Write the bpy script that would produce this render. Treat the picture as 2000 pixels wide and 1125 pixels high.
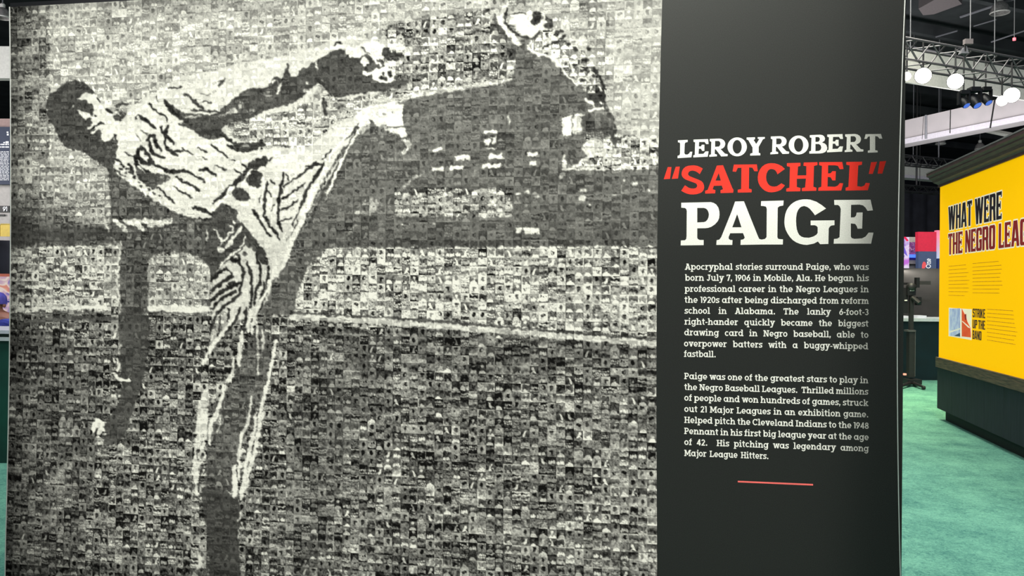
import bpy, bmesh, math, random
import numpy as np
from mathutils import Vector, Matrix
from mathutils.geometry import delaunay_2d_cdt

for o in list(bpy.data.objects):
    bpy.data.objects.remove(o)
SC = bpy.context.scene
COL = SC.collection
random.seed(7)
rng = np.random.default_rng(11)

# ------------------------------------------------------------------ camera
F = 1540.0                       # focal length in pixels of the 2000 x 1125 frame
YAW = math.radians(9.0)
ROLL = math.radians(0.46)
EYE = Vector((0, -3.5, 1.6))
FW = Vector((-math.sin(YAW), math.cos(YAW), 0))
RT = Vector((math.cos(YAW), math.sin(YAW), 0))
UP = Vector((0, 0, 1))
CR = RT * math.cos(ROLL) + UP * math.sin(ROLL)
CU = UP * math.cos(ROLL) - RT * math.sin(ROLL)
cam = bpy.data.cameras.new('camera')
cam.sensor_width = 36
cam.lens = 36 * F / 2000
cam.clip_end = 200
cam_ob = bpy.data.objects.new('camera', cam)
COL.objects.link(cam_ob)
cam_ob.matrix_world = Matrix((
    (CR.x, CU.x, -FW.x, EYE.x), (CR.y, CU.y, -FW.y, EYE.y), (CR.z, CU.z, -FW.z, EYE.z), (0, 0, 0, 1)))
SC.camera = cam_ob

# ------------------------------------------------------------------ world, lights, exposure
SC.view_settings.view_transform = 'Standard'
SC.view_settings.look = 'None'
SC.view_settings.gamma = 1
SC.view_settings.exposure = 0
SC.view_settings.use_curve_mapping = False
W = bpy.data.worlds.new('world'); SC.world = W
W.use_nodes = True
W.node_tree.nodes['Background'].inputs[0].default_value = (0.75, 0.82, 1.0, 1)
W.node_tree.nodes['Background'].inputs[1].default_value = 0.22

def area(name, loc, aim, sx, sy, power, color=(1, 1, 1), spread=180):
    l = bpy.data.lights.new(name, 'AREA'); l.shape = 'RECTANGLE'
    l.size = sx; l.size_y = sy; l.energy = power; l.color = color; l.spread = math.radians(spread)
    o = bpy.data.objects.new(name, l); COL.objects.link(o)
    o.location = loc
    d = (Vector(aim) - Vector(loc)).normalized()
    o.rotation_euler = d.to_track_quat('-Z', 'Y').to_euler()
    return o

def ray(px, py):
    u = (px - 1000.0) / F; v = (562.5 - py) / F
    return FW + CR * u + CU * v
def at(px, py, Z):               # the point seen at that pixel, Z metres in front of the eye
    return EYE + ray(px, py) * Z
def on_floor(px, py, z=0.0):
    r = ray(px, py); return EYE + r * ((z - EYE.z) / r.z)
def hall(r, f, z):               # right, forward (from the eye), height
    p = EYE + RT * r + FW * f
    return Vector((p.x, p.y, z))

# LED sheet inside the light box (y = 0 is the printed fabric, the box lies behind it)
area('lightbox_leds', (-1.068, 0.13, 1.60), (-1.068, -1, 1.60), 3.91, 2.80, 34, (1, 1, 0.93))
area('lightbox_leds_top', (-1.068, 0.13, 2.45), (-1.068, -1, 2.45), 3.91, 1.1, 5, (1, 1, 0.93))
# hall lighting: banks of ceiling lamps, then an added wash and uplights
area('hall_lamps_near', hall(4.6, 5.5, 7.6), hall(4.9, 7.2, 0), 3.5, 4.5, 620, (0.93, 0.98, 1.0))
area('hall_lamps_mid', hall(5.6, 11.6, 4.6), hall(5.6, 11.6, 0), 1.6, 1.6, 120, (1.0, 0.90, 0.52), 100)
area('hall_lamps_far', hall(6.5, 14.0, 7.8), hall(6.8, 15.0, 0), 4, 5, 500, (1.0, 0.98, 0.85))
area('hall_lamps_left', hall(-6.5, 6.0, 7.0), hall(-6.5, 8.5, 0), 4, 4, 420, (0.95, 0.98, 1.0))
area('hall_lamps_aisle', hall(2.3, 3.2, 5.2), hall(5.2, 8.2, 1.6), 2.5, 2.5, 240, (1.0, 0.97, 0.92))
area('added_display_wash', (-.9, -.55, 3.75), (-.9, 0, 2.75), 3.1, .12, 130, (1, .99, .96))  # added light out of view, greys the top of the black column
area('added_uplight', hall(9, 19, 3.4), hall(9, 26, 7.5), 6, 4, 500, (1, 0.97, 0.97))  # added light with no real fixture, lifts the dark ceiling and soffits
area('added_uplight_left', hall(-12.5, 11, 3.6), hall(-11.5, 16, 6.2), 3, 2, 260, (1, .97, .95))  # added too, brightens the narrow strip left of the display

# ------------------------------------------------------------------ helpers
def mat(name, col, rough=0.6, metal=0.0, emit=None, strength=0.0, noise=None, bump=0.0, scale=20.0, stretch=(1, 1, 1), spec=0.5):
    m = bpy.data.materials.new(name); m.use_nodes = True
    nt = m.node_tree; b = nt.nodes['Principled BSDF']
    b.inputs['Base Color'].default_value = (*col, 1)
    b.inputs['Roughness'].default_value = rough
    b.inputs['Metallic'].default_value = metal
    b.inputs['Specular IOR Level'].default_value = spec
    if emit:
        b.inputs['Emission Color'].default_value = (*emit, 1)
        b.inputs['Emission Strength'].default_value = strength
    tc = nt.nodes.new('ShaderNodeTexCoord'); mp = nt.nodes.new('ShaderNodeMapping')
    mp.inputs['Scale'].default_value = stretch
    nz = nt.nodes.new('ShaderNodeTexNoise'); nz.inputs['Scale'].default_value = scale
    nz.inputs['Detail'].default_value = 5
    nt.links.new(tc.outputs['Object'], mp.inputs['Vector']); nt.links.new(mp.outputs[0], nz.inputs['Vector'])
    n2 = noise if noise else tuple(c * 0.88 for c in col)
    rp = nt.nodes.new('ShaderNodeValToRGB')
    rp.color_ramp.elements[0].position = 0.35; rp.color_ramp.elements[1].position = 0.65
    rp.color_ramp.elements[0].color = (*n2, 1); rp.color_ramp.elements[1].color = (*col, 1)
    nt.links.new(nz.outputs['Fac'], rp.inputs[0]); nt.links.new(rp.outputs[0], b.inputs['Base Color'])
    if bump:
        bp = nt.nodes.new('ShaderNodeBump'); bp.inputs['Strength'].default_value = bump
        bp.inputs['Distance'].default_value = 0.02
        nt.links.new(nz.outputs['Fac'], bp.inputs['Height']); nt.links.new(bp.outputs[0], b.inputs['Normal'])
    return m

def S(v):                        # display value to linear
    v = np.asarray(v, float)
    return np.where(v <= 0.04045, v / 12.92, ((v + 0.055) / 1.055) ** 2.4)
def rgb(r, g, b):
    return tuple(float(x) for x in S([r / 255, g / 255, b / 255]))

def link(o, parent=None, label=None, cat=None, group=None, kind=None):
    COL.objects.link(o)
    if parent is not None:
        o.parent = parent
        o.matrix_parent_inverse = Matrix.Translation(-parent.matrix_basis.translation)
    tag(o, label, cat, group, kind)
    return o
def tag(o, label=None, cat=None, group=None, kind=None):
    if label: o['label'] = label
    if cat: o['category'] = cat
    if group: o['group'] = group
    if kind: o['kind'] = kind
    return o
def thing(name, loc, label, cat, group=None):
    o = bpy.data.objects.new(name, None); o.empty_display_size = 0.1
    o.location = loc
    return link(o, None, label, cat, group)
def mesh_ob(name, verts, faces, m, parent=None, smooth=False, **kw):
    me = bpy.data.meshes.new(name); me.from_pydata([tuple(v) for v in verts], [], faces)
    me.materials.append(m)
    if smooth:
        for p in me.polygons: p.use_smooth = True
    me.update()
    return link(bpy.data.objects.new(name, me), parent, **kw)

class MB:                        # collects shapes into one mesh
    def __init__(s): s.v = []; s.f = []
    def poly(s, pts, faces):
        n = len(s.v); s.v += [Vector(p) for p in pts]; s.f += [tuple(i + n for i in f) for f in faces]; return s
    def box(s, c, X, Y, Z):      # centre and three half-axis vectors
        c = Vector(c); X = Vector(X); Y = Vector(Y); Z = Vector(Z)
        p = [c + X * a + Y * b + Z * d for d in (-1, 1) for b in (-1, 1) for a in (-1, 1)]
        return s.poly(p, [(0, 2, 3, 1), (4, 5, 7, 6), (0, 1, 5, 4), (2, 6, 7, 3), (0, 4, 6, 2), (1, 3, 7, 5)])
    def bb(s, a, b):             # axis-aligned box
        a = Vector(a); b = Vector(b); h = (b - a) / 2
        return s.box((a + b) / 2, (h.x, 0, 0), (0, h.y, 0), (0, 0, h.z))
    def rod(s, a, b, r, n=8, r2=None):
        a = Vector(a); b = Vector(b); d = (b - a).normalized(); r2 = r if r2 is None else r2
        x = d.orthogonal().normalized(); y = d.cross(x); k = len(s.v)
        for p, q in ((a, r), (b, r2)):
            for i in range(n):
                t = 2 * math.pi * i / n
                s.v.append(p + x * math.cos(t) * q + y * math.sin(t) * q)
        for i in range(n):
            j = (i + 1) % n; s.f.append((k + i, k + j, k + n + j, k + n + i))
        s.f.append(tuple(range(k + n - 1, k - 1, -1))); s.f.append(tuple(range(k + n, k + 2 * n)))
        return s
    def lathe(s, base, axis, prof, n=24):
        base = Vector(base); d = Vector(axis).normalized(); x = d.orthogonal().normalized(); y = d.cross(x)
        k = len(s.v)
        for (r, h) in prof:
            for i in range(n):
                t = 2 * math.pi * i / n
                s.v.append(base + d * h + x * math.cos(t) * r + y * math.sin(t) * r)
        for q in range(len(prof) - 1):
            for i in range(n):
                j = (i + 1) % n; s.f.append((k + q * n + i, k + q * n + j, k + q * n + n + j, k + q * n + n + i))
        return s
    def prism(s, pts, d):        # flat outline given as 3D points, extruded by vector d
        n = len(pts); d = Vector(d); P = [Vector(p) for p in pts]
        return s.poly(P + [p + d for p in P], [tuple(range(n - 1, -1, -1)), tuple(range(n, 2 * n))] +
                      [(i, (i + 1) % n, n + (i + 1) % n, n + i) for i in range(n)])
    def build(s, name, m, parent=None, smooth=False, **kw):
        return mesh_ob(name, s.v, s.f, m, parent, smooth, **kw)

# ------------------------------------------------------------------ setting: floor, ceiling, far walls
def carpet():
    m = bpy.data.materials.new('carpet'); m.use_nodes = True; nt = m.node_tree; b = nt.nodes['Principled BSDF']
    tc = nt.nodes.new('ShaderNodeTexCoord')
    n1 = nt.nodes.new('ShaderNodeTexNoise'); n1.inputs['Scale'].default_value = 2.2; n1.inputs['Detail'].default_value = 9
    n1.inputs['Roughness'].default_value = 0.72
    n2 = nt.nodes.new('ShaderNodeTexNoise'); n2.inputs['Scale'].default_value = 38; n2.inputs['Detail'].default_value = 8; n2.inputs['Roughness'].default_value = .8; n2.inputs['Distortion'].default_value = 1.5
    rp = nt.nodes.new('ShaderNodeValToRGB')
    e = rp.color_ramp.elements
    e[0].position = 0.36; e[0].color = (*rgb(40, 106, 98), 1)
    e[1].position = 0.64; e[1].color = (*rgb(112, 176, 150), 1)
    ad = nt.nodes.new('ShaderNodeMath'); ad.operation = 'MULTIPLY_ADD'; ad.inputs[1].default_value = 0.95
    nt.links.new(tc.outputs['Object'], n1.inputs['Vector']); nt.links.new(tc.outputs['Object'], n2.inputs['Vector'])
    nt.links.new(n2.outputs['Fac'], ad.inputs[0]); 
    sb = nt.nodes.new('ShaderNodeMath'); sb.operation = 'MULTIPLY_ADD'; sb.inputs[1].default_value = 0.6; sb.inputs[2].default_value = -0.27
    nt.links.new(n1.outputs['Fac'], sb.inputs[0]); nt.links.new(sb.outputs[0], ad.inputs[2])
    nt.links.new(ad.outputs[0], rp.inputs[0]); nt.links.new(rp.outputs[0], b.inputs['Base Color'])
    b.inputs['Roughness'].default_value = 0.95
    bp = nt.nodes.new('ShaderNodeBump'); bp.inputs['Strength'].default_value = 0.6; bp.inputs['Distance'].default_value = 0.012
    nt.links.new(ad.outputs[0], bp.inputs['Height']); nt.links.new(bp.outputs[0], b.inputs['Normal'])
    return m
M_carpet = carpet()
# floor grid with the slight waves of laid carpet
def floor_mesh():
    nx, ny = 150, 150
    vs = []; fs = []
    for j in range(ny + 1):
        for i in range(nx + 1):
            r = -40 + 84 * (.5 + (i / nx - .5) * (0.35 + 2.6 * (i / nx - .5) ** 2)); f = -3 + 56 * (j / ny) ** 1.6
            z = 0.0
            for (f0, sl, wd, hh) in ((10.9, 0.02, 0.16, 0.020), (8.0, -0.10, 0.10, 0.007), (6.9, -0.12, 0.12, 0.007)):
                d = (f - f0 - sl * r) / wd
                if abs(d) < 4: z += hh * math.exp(-d * d) * (0.7 + 0.3 * math.sin(r * 3))
            vs.append(hall(r, f, z))
    for j in range(ny):
        for i in range(nx):
            a = j * (nx + 1) + i; fs.append((a, a + 1, a + nx + 2, a + nx + 1))
    return vs, fs
v, f_ = floor_mesh()
mesh_ob('floor', v, f_, M_carpet, smooth=True, kind='structure', label='teal green carpet with faint seams and wrinkles')

M_ceil = mat('hall_ceiling', rgb(62, 66, 68), 0.9, noise=rgb(44, 47, 50), scale=1.2)
M_dark = mat('dark_wall', rgb(44, 44, 54), 0.9)
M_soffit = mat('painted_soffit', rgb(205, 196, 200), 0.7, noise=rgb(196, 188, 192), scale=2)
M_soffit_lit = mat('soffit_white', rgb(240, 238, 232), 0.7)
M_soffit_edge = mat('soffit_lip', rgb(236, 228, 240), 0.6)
M_white = mat('white_paint', rgb(225, 222, 216), 0.6)
M_black = mat('black_metal', rgb(24, 24, 26), 0.5)
M_steel = mat('truss_aluminium', rgb(110, 108, 112), 0.45, 0.6)
M_pipe = mat('grey_pipe', rgb(110, 110, 116), 0.6)
MB().poly([hall(-42, -3, 9.6), hall(44, -3, 9.6), hall(44, 54, 9.6), hall(-42, 54, 9.6)], [(0, 1, 2, 3)]).build('ceiling', M_ceil, kind='structure')
b = MB(); b.box(hall(0, 48, 4.8), RT * 44, FW * 0.1, UP * 4.8); b.build('wall_back', M_dark, kind='structure')

# two soffit beams of the hall: one axis 22.9 degrees left of the view, the other at right angles
AX1 = (FW * math.cos(math.radians(22.9)) - RT * math.sin(math.radians(22.9)))
AX2 = (RT * math.cos(math.radians(22.9)) + FW * math.sin(math.radians(22.9)))
def beam(name, p0, ax, l0, l1, zb, zt, th, m):
    b = MB(); n = ax.cross(UP).normalized(); p0 = Vector((p0.x, p0.y, 0))
    c = p0 + ax * (l0 + l1) / 2 + n * th / 2 + UP * (zb + zt) / 2
    b.box(c, ax * (l1 - l0) / 2, n * th / 2, UP * (zt - zb) / 2)
    return b.build(name, m, kind='structure')
def z_at(px, py, Z): return at(px, py, Z).z
pA = at(1763, 281, 23.4); zA = pA.z; zAt = z_at(1763, 236, 23.4)
beam('trim_1', pA, AX1, -9, 14, zA, zAt, 0.6, M_soffit)
n1 = AX1.cross(UP).normalized()
beam('trim_2', pA - n1 * 0.04, AX1, -9, 14, zA - 0.02, zA + 0.13, 0.05, M_soffit_edge)
pB = at(1766, 160, 17.5); zB = pB.z
beam('trim_3', pB, -AX2, -9, 8, zB, zB + 0.78, 0.06, M_soffit_lit)
pC = at(1765, 346, 29.7); zC = pC.z
beam('trim_4', pC, -AX2, -10, 25, zC, zC + 0.56, 0.5, M_soffit_lit)
beam('trim_5', pC + AX1 * -0.04, -AX2, -10, 25, zC - 0.02, zC + 0.09, 0.05, M_soffit_edge)

for i in range(7):
    c = hall(4 + i * 1.2, 17 + i * 3.2, 9.25)
    MB().box(c, AX2 * 16, AX1 * .09, UP * .16).build('trim_%d' % (7 + i), M_ceil, kind='structure')
a_ = at(1890, 247, 27); c_ = at(2010, 271, 23)
MB().rod(a_, c_, .09, 6).build('trim_6', M_soffit_lit, kind='structure')

pL = at(-20, 155, 16); zt_ = at(-20, 93, 16).z
MB().box(Vector((pL.x, pL.y, (pL.z + zt_) / 2)), RT * 2.2, FW * .1, UP * (zt_ - pL.z) / 2).build('trim_14', M_soffit_lit, kind='structure')

# ------------------------------------------------------------------ the back-lit fabric display
BX0, BX1, BXM = -3.107, 1.098, 0.102       # left edge, right edge, seam between photo mosaic and black column
BH = 2.985                                  # height
def bow(x, z):                              # stretched fabric frame waists in slightly at mid height
    t = (x - BX0) / (BX1 - BX0)
    w = max(0.0, 4 * (z - 0.25) * (BH - z) / (BH - 0.25) ** 2) if np.isscalar(z) else np.clip(4 * (z - 0.25) * (BH - z) / (BH - 0.25) ** 2, 0, None)
    return x + w * (0.016 * (1 - t) - 0.026 * t)
def plane(px, py, y=0.0):                   # print design coordinates measured off the display
    r = ray(px, py); k = (y - EYE.y) / r.y
    p = EYE + r * k
    return p.x, p.z
def unplane(X, Z):                          # arrays: board point -> design coordinates
    dx = X - EYE.x; dy = 0 - EYE.y; dz = Z - EYE.z
    zf = dx * FW.x + dy * FW.y
    u = (dx * CR.x + dy * CR.y + dz * CR.z) / zf; v_ = (dx * CU.x + dy * CU.y + dz * CU.z) / zf
    return 1000 + F * u, 562.5 - F * v_

# --- tonal drawing of the picture (grey levels in display values), drawn on a canvas ---
CX0, CY0, CW, CH = -10, -130, 1330, 1560
L = np.zeros((CH, CW), np.float32); YY, XX = np.mgrid[0:CH, 0:CW]; YY = (YY + CY0).astype(np.float32); XX = (XX + CX0).astype(np.float32)
AMP = np.full((CH, CW), -1, np.float32)
def poly_mask(pts):
    xs = [p[0] for p in pts]; ys = [p[1] for p in pts]
    x0 = max(int(min(xs)) - 2, CX0); x1 = min(int(max(xs)) + 3, CX0 + CW); y0 = max(int(min(ys)) - 2, CY0); y1 = min(int(max(ys)) + 3, CY0 + CH)
    if x1 <= x0 or y1 <= y0: return None
    sl = (slice(y0 - CY0, y1 - CY0), slice(x0 - CX0, x1 - CX0))
    X = XX[sl]; Y = YY[sl]; ins = np.zeros(X.shape, bool); n = len(pts)
    for i in range(n):
        ax, ay = pts[i]; bx, by = pts[(i + 1) % n]
        if ay == by: continue
        c = ((ay > Y) != (by > Y)) & (X < (bx - ax) * (Y - ay) / (by - ay) + ax)
        ins ^= c
    return sl, ins
def smooth_pts(pts, closed=True):
    out = []; n = len(pts)
    for i in range(n if closed else n - 1):
        a = pts[i]; b = pts[(i + 1) % n]
        out.append((a[0] * .75 + b[0] * .25, a[1] * .75 + b[1] * .25)); out.append((a[0] * .25 + b[0] * .75, a[1] * .25 + b[1] * .75))
    if not closed: out = [pts[0]] + out + [pts[-1]]
    return out
def prs(s):
    n = [float(t) for t in s.split()]; return list(zip(n[::2], n[1::2]))
def P(lv, s, amp=None, sm=True, arr=None):
    pts = prs(s)
    if sm: pts = smooth_pts(pts)
    r = poly_mask(pts)
    if r is None: return
    sl, ins = r
    L[sl][ins] = lv
    AMP[sl][ins] = -1 if amp is None else amp
def K(lv, w, s, w2=None):
    pts = prs(s)
    if len(pts) > 2: pts = smooth_pts(pts, False)
    w2 = w * 0.6 if w2 is None else w2
    n = len(pts) - 1
    for i in range(n):
        (ax, ay), (bx, by) = pts[i], pts[i + 1]
        # widths swell in the middle of the stroke
        def wd(t): return (w2 + (w - w2) * math.sin(math.pi * min(1, max(0, t)))) / 2 if w2 < w else w / 2
        ra = wd(i / n); rb = wd((i + 1) / n); m = max(ra, rb) + 1
        x0 = max(int(min(ax, bx) - m), CX0); x1 = min(int(max(ax, bx) + m) + 2, CX0 + CW)
        y0 = max(int(min(ay, by) - m), CY0); y1 = min(int(max(ay, by) + m) + 2, CY0 + CH)
        if x1 <= x0 or y1 <= y0: continue
        sl = (slice(y0 - CY0, y1 - CY0), slice(x0 - CX0, x1 - CX0))
        X = XX[sl]; Y = YY[sl]; dx = bx - ax; dy = by - ay; dd = dx * dx + dy * dy + 1e-6
        t = np.clip(((X - ax) * dx + (Y - ay) * dy) / dd, 0, 1)
        d = np.hypot(X - ax - t * dx, Y - ay - t * dy); r = ra + (rb - ra) * t
        a = np.clip(r + 0.5 - d, 0, 1); L[sl] = L[sl] * (1 - a) + lv * a
        AMP[sl][a > .5] = -1
def E(lv, x, y, rx, ry=None):
    ry = ry or rx
    d = np.hypot((XX - x) / rx, (YY - y) / ry); a = np.clip((1 - d) * min(rx, ry) + .5, 0, 1)
    L[:] = L * (1 - a) + lv * a; AMP[a > .5] = -1
Wt, Lt, Md, Dk, Bk = .93, .81, .62, .24, .14

# background: light stand, dark roofed stand, fence, bright kerb line, rough ground
L[:] = .68
L += np.clip((XX - 1180) / 120, 0, 1) * .05 - np.clip((YY - 230) / 250, 0, 1) * .10
L -= np.where(YY < 330, .17 * (XX < 97), np.clip((130 - XX) / 110, 0, 1) * .25 * (YY < 620))  # left columns darker in print, partly backlight falloff painted in
m_ = (XX < 240) & (YY > 325) & (YY < 482)
L[m_] = (.60 - .32 * np.clip((YY[m_] - 340 - 0.35 * XX[m_] * .8) / 90, 0, 1))
P(.37, "540 500 600 410 640 330 690 270 745 235 786 230 786 200 800 192 870 180 960 166 1000 155 1012 130 1300 130 1300 482 640 484 600 520 575 600 570 616 540 640 500 600", .22, False)
L[(YY > 605)] = .375
m_ = (YY > 612) & (YY < 1600)
L[m_] += np.clip((XX[m_] - 900) / 300, 0, 1) * .04 + np.clip((YY[m_] - 760) / 200, 0, 1) * .03
AMP[m_] = .62
P(.36, "560 780 640 640 760 650 780 720 700 800 620 1130 560 1130", .45)
P(.345, "-10 640 110 640 180 700 200 860 140 1130 -10 1130", .45)
P(.36, "700 640 1290 660 1290 720 900 730 700 700", .5)
# lighter upper right sky and the fence band
P(.69, "1182 -130 1310 -130 1310 300 1235 262 1205 280 1196 235 1183 200", .26, False)
P(.66, "1100 -130 1190 -130 1190 200 1150 110", None, False)
P(.58, "1160 268 1200 262 1260 270 1290 275 1290 332 1140 331 1120 326 1160 300", .7, False)
P(.64, "-10 488 110 480 235 480 235 606 -10 612", .70, False)
P(.64, "640 484 1300 480 1300 672 1100 655 900 640 720 625 572 612 575 590 590 540 615 510", .75, False)
P(.50, "755 50 800 40 900 26 965 14 985 60 1010 95 1008 150 950 162 860 172 800 182 745 190 735 140 745 110", .62, False)
P(.36, "962 24 985 60 1010 95 1008 120 980 96 960 60", .4)
K(.74, 7, "700 204 740 197 788 187 828 184 856 177 890 174 940 166 980 160 1004 152", 6)
P(.50, "700 196 745 165 800 150 800 184 740 192", .5, False)
P(.60, "1140 262 1290 280 1290 330 1130 330 1150 300", .75, False)
# bright line at the foot of the fence
for dy, lv, w in ((-8, .34, 5), (0, .84, 9), (3, .80, 6)):
    K(lv, w, "570 %d 640 %d 720 %d 820 %d 900 %d 1000 %d 1100 %d 1200 %d 1290 %d" % tuple(q + dy for q in (618, 622, 627, 633, 640, 647, 655, 664, 671)), w)
K(.93, 8, "140 601 180 598 234 601", 7); K(.85, 5, "30 606 90 600 140 600", 4)
K(.38, 6, "-10 482 60 478 130 474 225 476", 5); K(.30, 22, "-10 462 60 460 150 452 225 462", 20)
K(.33, 10, "20 640 90 622 150 620 230 622", 6)
K(.34, 6, "640 480 900 478 1290 474", 6)
# glints in the dark stand
for q in "944 255 972 261|888 303 918 313|843 325 866 333|879 322 905 331|941 320 976 328|1029 297 1050 305|1033 316 1048 323|952 299 982 309|948 287 968 290|1006 445 1020 456|1022 444 1054 457|946 270 957 283|960 268 969 281|1098 215 1116 264|1117 222 1142 227".split('|'):
    a, b2, c, d = [float(t) for t in q.split()]; P(.93, "%g %g %g %g %g %g %g %g" % (a, b2 + 1, c - 1, b2, c, d - 1, a + 1, d), None, False)
P(.70, "1118 228 1136 228 1136 260 1118 262", .4, False); P(.28, "1140 226 1156 224 1156 258 1140 256", None, False)
P(.74, "1133 285 1150 270 1165 268 1178 278 1192 300 1186 310 1165 304 1148 310", .35)
K(.82, 7, "1120 326 1138 314 1155 304 1170 300"); K(.88, 4, "1098 330 1140 329 1190 331", 3); K(.8, 7, "1102 303 1101 318 1103 330")
K(.62, 5, "776 374 790 362 806 350 820 340"); K(.85, 6, "848 296 856 292 862 290"); K(.8, 3, "992 228 993 242", 3)
K(.72, 8, "782 272 800 280 798 290 784 298")
for (x, y, r) in ((870, 380, 5), (905, 386, 4), (845, 402, 4), (820, 382, 5), (862, 400, 4), (962, 392, 7), (975, 410, 6), (944, 420, 6), (880, 408, 5), (830, 420, 5), (965, 376, 5), (1010, 378, 4), (1048, 384, 4), (1030, 375, 5), (1136, 386, 8), (1140, 372, 6), (930, 372, 5), (900, 372, 3), (790, 384, 6), (780, 415, 5), (1240, 358, 5), (1220, 350, 4), (1265, 372, 4), (1200, 380, 3), (1095, 345, 4), (1150, 400, 3), (848, 436, 4), (785, 437, 3)):
    E(.80, x, y, r, r * .7)
m_ = (YY > 366) & (YY < 424) & (XX > 770) & (XX < 1000) & (L < .5); L[m_] = .48; AMP[m_] = .6
P(.50, "690 420 700 400 720 385 740 388 730 420", .4)
K(.60, 4, "694 440 684 450 676 462"); K(.34, 10, "640 470 800 474 1000 476 1280 470", 8)

# bright halo round the pitcher's arms
P(.80, "236 250 244 222 262 204 300 182 345 152 410 138 470 122 540 112 590 98 620 92 645 76 690 70 745 80 752 100 740 200 650 205 560 232 480 250 400 280 300 280", .16)
P(.62, "436 245 470 232 540 222 600 200 660 192 740 185 700 222 660 240 630 262 600 286 540 290 500 292 470 272", .55)
P(.66, "600 196 612 180 622 165 632 165 642 182 652 196 640 240 600 225", .35)
K(Dk, 8, "632 192 635 205 636 224", 5)
# jersey, seat and raised leg
P(Lt + .02, "228 262 238 240 262 215 310 196 345 200 362 235 392 262 410 274 440 262 470 272 500 294 540 286 600 290 632 264 662 238 700 222 745 204 786 196 787 235 790 262 770 262 740 246 714 238 690 275 650 335 622 380 600 430 575 480 550 530 540 545 520 545 500 470 480 442 462 424 440 395 412 412 412 430 375 425 345 418 318 402 290 382 262 358 238 340 222 326 222 312 226 285", .15)
P(Wt, "690 222 730 204 786 197 786 232 790 250 795 270 775 262 765 248 730 245 712 236 700 238", .14)
K(.50, 4, "742 246 770 250 788 246"); E(.4, 766, 220, 3, 2); E(.45, 749, 222, 4, 2)
# torso / far leg / background figure in half shade
P(.33, "208 330 222 326 262 358 300 388 345 419 412 430 412 412 435 394 466 412 458 426 480 442 492 455 500 466 520 500 524 514 510 515 495 490 470 500 440 515 425 520 414 545 410 520 398 508 380 498 350 491 315 491 297 500 289 510 288 600 292 660 288 700 276 738 250 742 236 720 232 690 232 600 231 560 233 520 232 480 222 465 212 440 218 400 214 370", .25)
P(.29, "232 600 292 600 290 700 262 800 240 860 205 872 198 850 208 820 232 790 240 740 230 680", .34)
P(.28, "412 430 412 412 435 394 466 412 458 426 480 442 492 455 500 466 524 505 524 516 508 512 495 490 470 500 440 515 425 522 412 560 404 505 396 500 405 450", .16)
P(.62, "288 606 288 512 297 500 312 492 350 491 380 498 398 508 411 526 412 606", .55)
K(.93, 12, "290 603 330 601 370 604 412 603", 10)
P(.62, "232 478 226 520 233 560 231 600 236 612 222 612 205 600 205 480", .5); K(.9, 4, "236 470 232 505 226 545 232 580 235 604", 2)
K(.6, 4, "218 462 232 480 244 492")
# belt of the glove side, light patches on the shaded leg
P(Lt, "240 424 262 430 285 426 300 430 343 425 326 435 308 440 298 436 304 443 290 444 283 434 270 432 286 449 275 452 262 440 248 438 240 430")
P(.8, "214 425 232 430 245 440 247 452 238 448 225 437"); K(.7, 4, "246 452 252 464"); K(.8, 4, "204 424 206 440 212 452")
K(.8, 5, "336 432 324 437 308 440")
# head and neck
P(.26, "97 182 106 178 120 165 137 158 152 156 165 162 178 173 186 188 194 200 205 230 230 262 230 285 226 305 222 320 218 345 209 332 200 322 186 314 170 302 156 292 138 294 120 280 110 258 98 240 89 215 91 195", .10)
P(Bk, "186 186 192 190 197 202 190 196"); 
P(Lt + .03, "147 195 156 189 163 182 171 181 182 183 187 188 192 197 196 203 204 200 212 212 218 218 226 225 236 240 234 262 228 275 222 270 215 273 206 277 200 272 197 262 195 252 189 256 181 262 178 260 182 254 187 250 178 253 171 250 176 246 182 240 178 235 172 232 165 233 160 228 149 214 152 213 160 219 170 219 178 224 182 227 181 218 181 208 178 203 173 202 165 196 163 193 156 194", .15)
P(.25, "164 200 171 201 180 209 180 226 170 219 161 217 157 206"); E(Bk, 166.5, 207, 2.6, 5); E(.85, 143, 207, 2.4, 3); E(Bk, 178, 203, 2.5, 1.8)
E(Bk, 186.5, 224, 2.6, 2.6); K(Bk, 4, "173 254 184 247 193 240 202 241", 1.5); K(.22, 5, "176 229 170 234 166 238", 2); E(.9, 173, 250, 3); E(.9, 181, 259, 4, 3)
K(.2, 5, "222 262 226 268 229 278", 3); K(.2, 3, "216 276 222 264", 2); P(.25, "196 256 199 272 206 279 200 286 190 280 180 266 190 258")
K(.22, 3.5, "205 202 212 207 217 214"); K(.2, 5, "205 212 213 216 218 220", 3); K(.25, 6, "224 206 236 203 250 204", 3); K(.25, 8, "224 216 236 219 242 222", 5)
P(.28, "224 222 232 216 243 220 240 234 230 236 222 232"); K(.8, 3, "236 208 232 220"); K(.75, 5, "200 192 210 206 222 216 236 226", 3)
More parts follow.
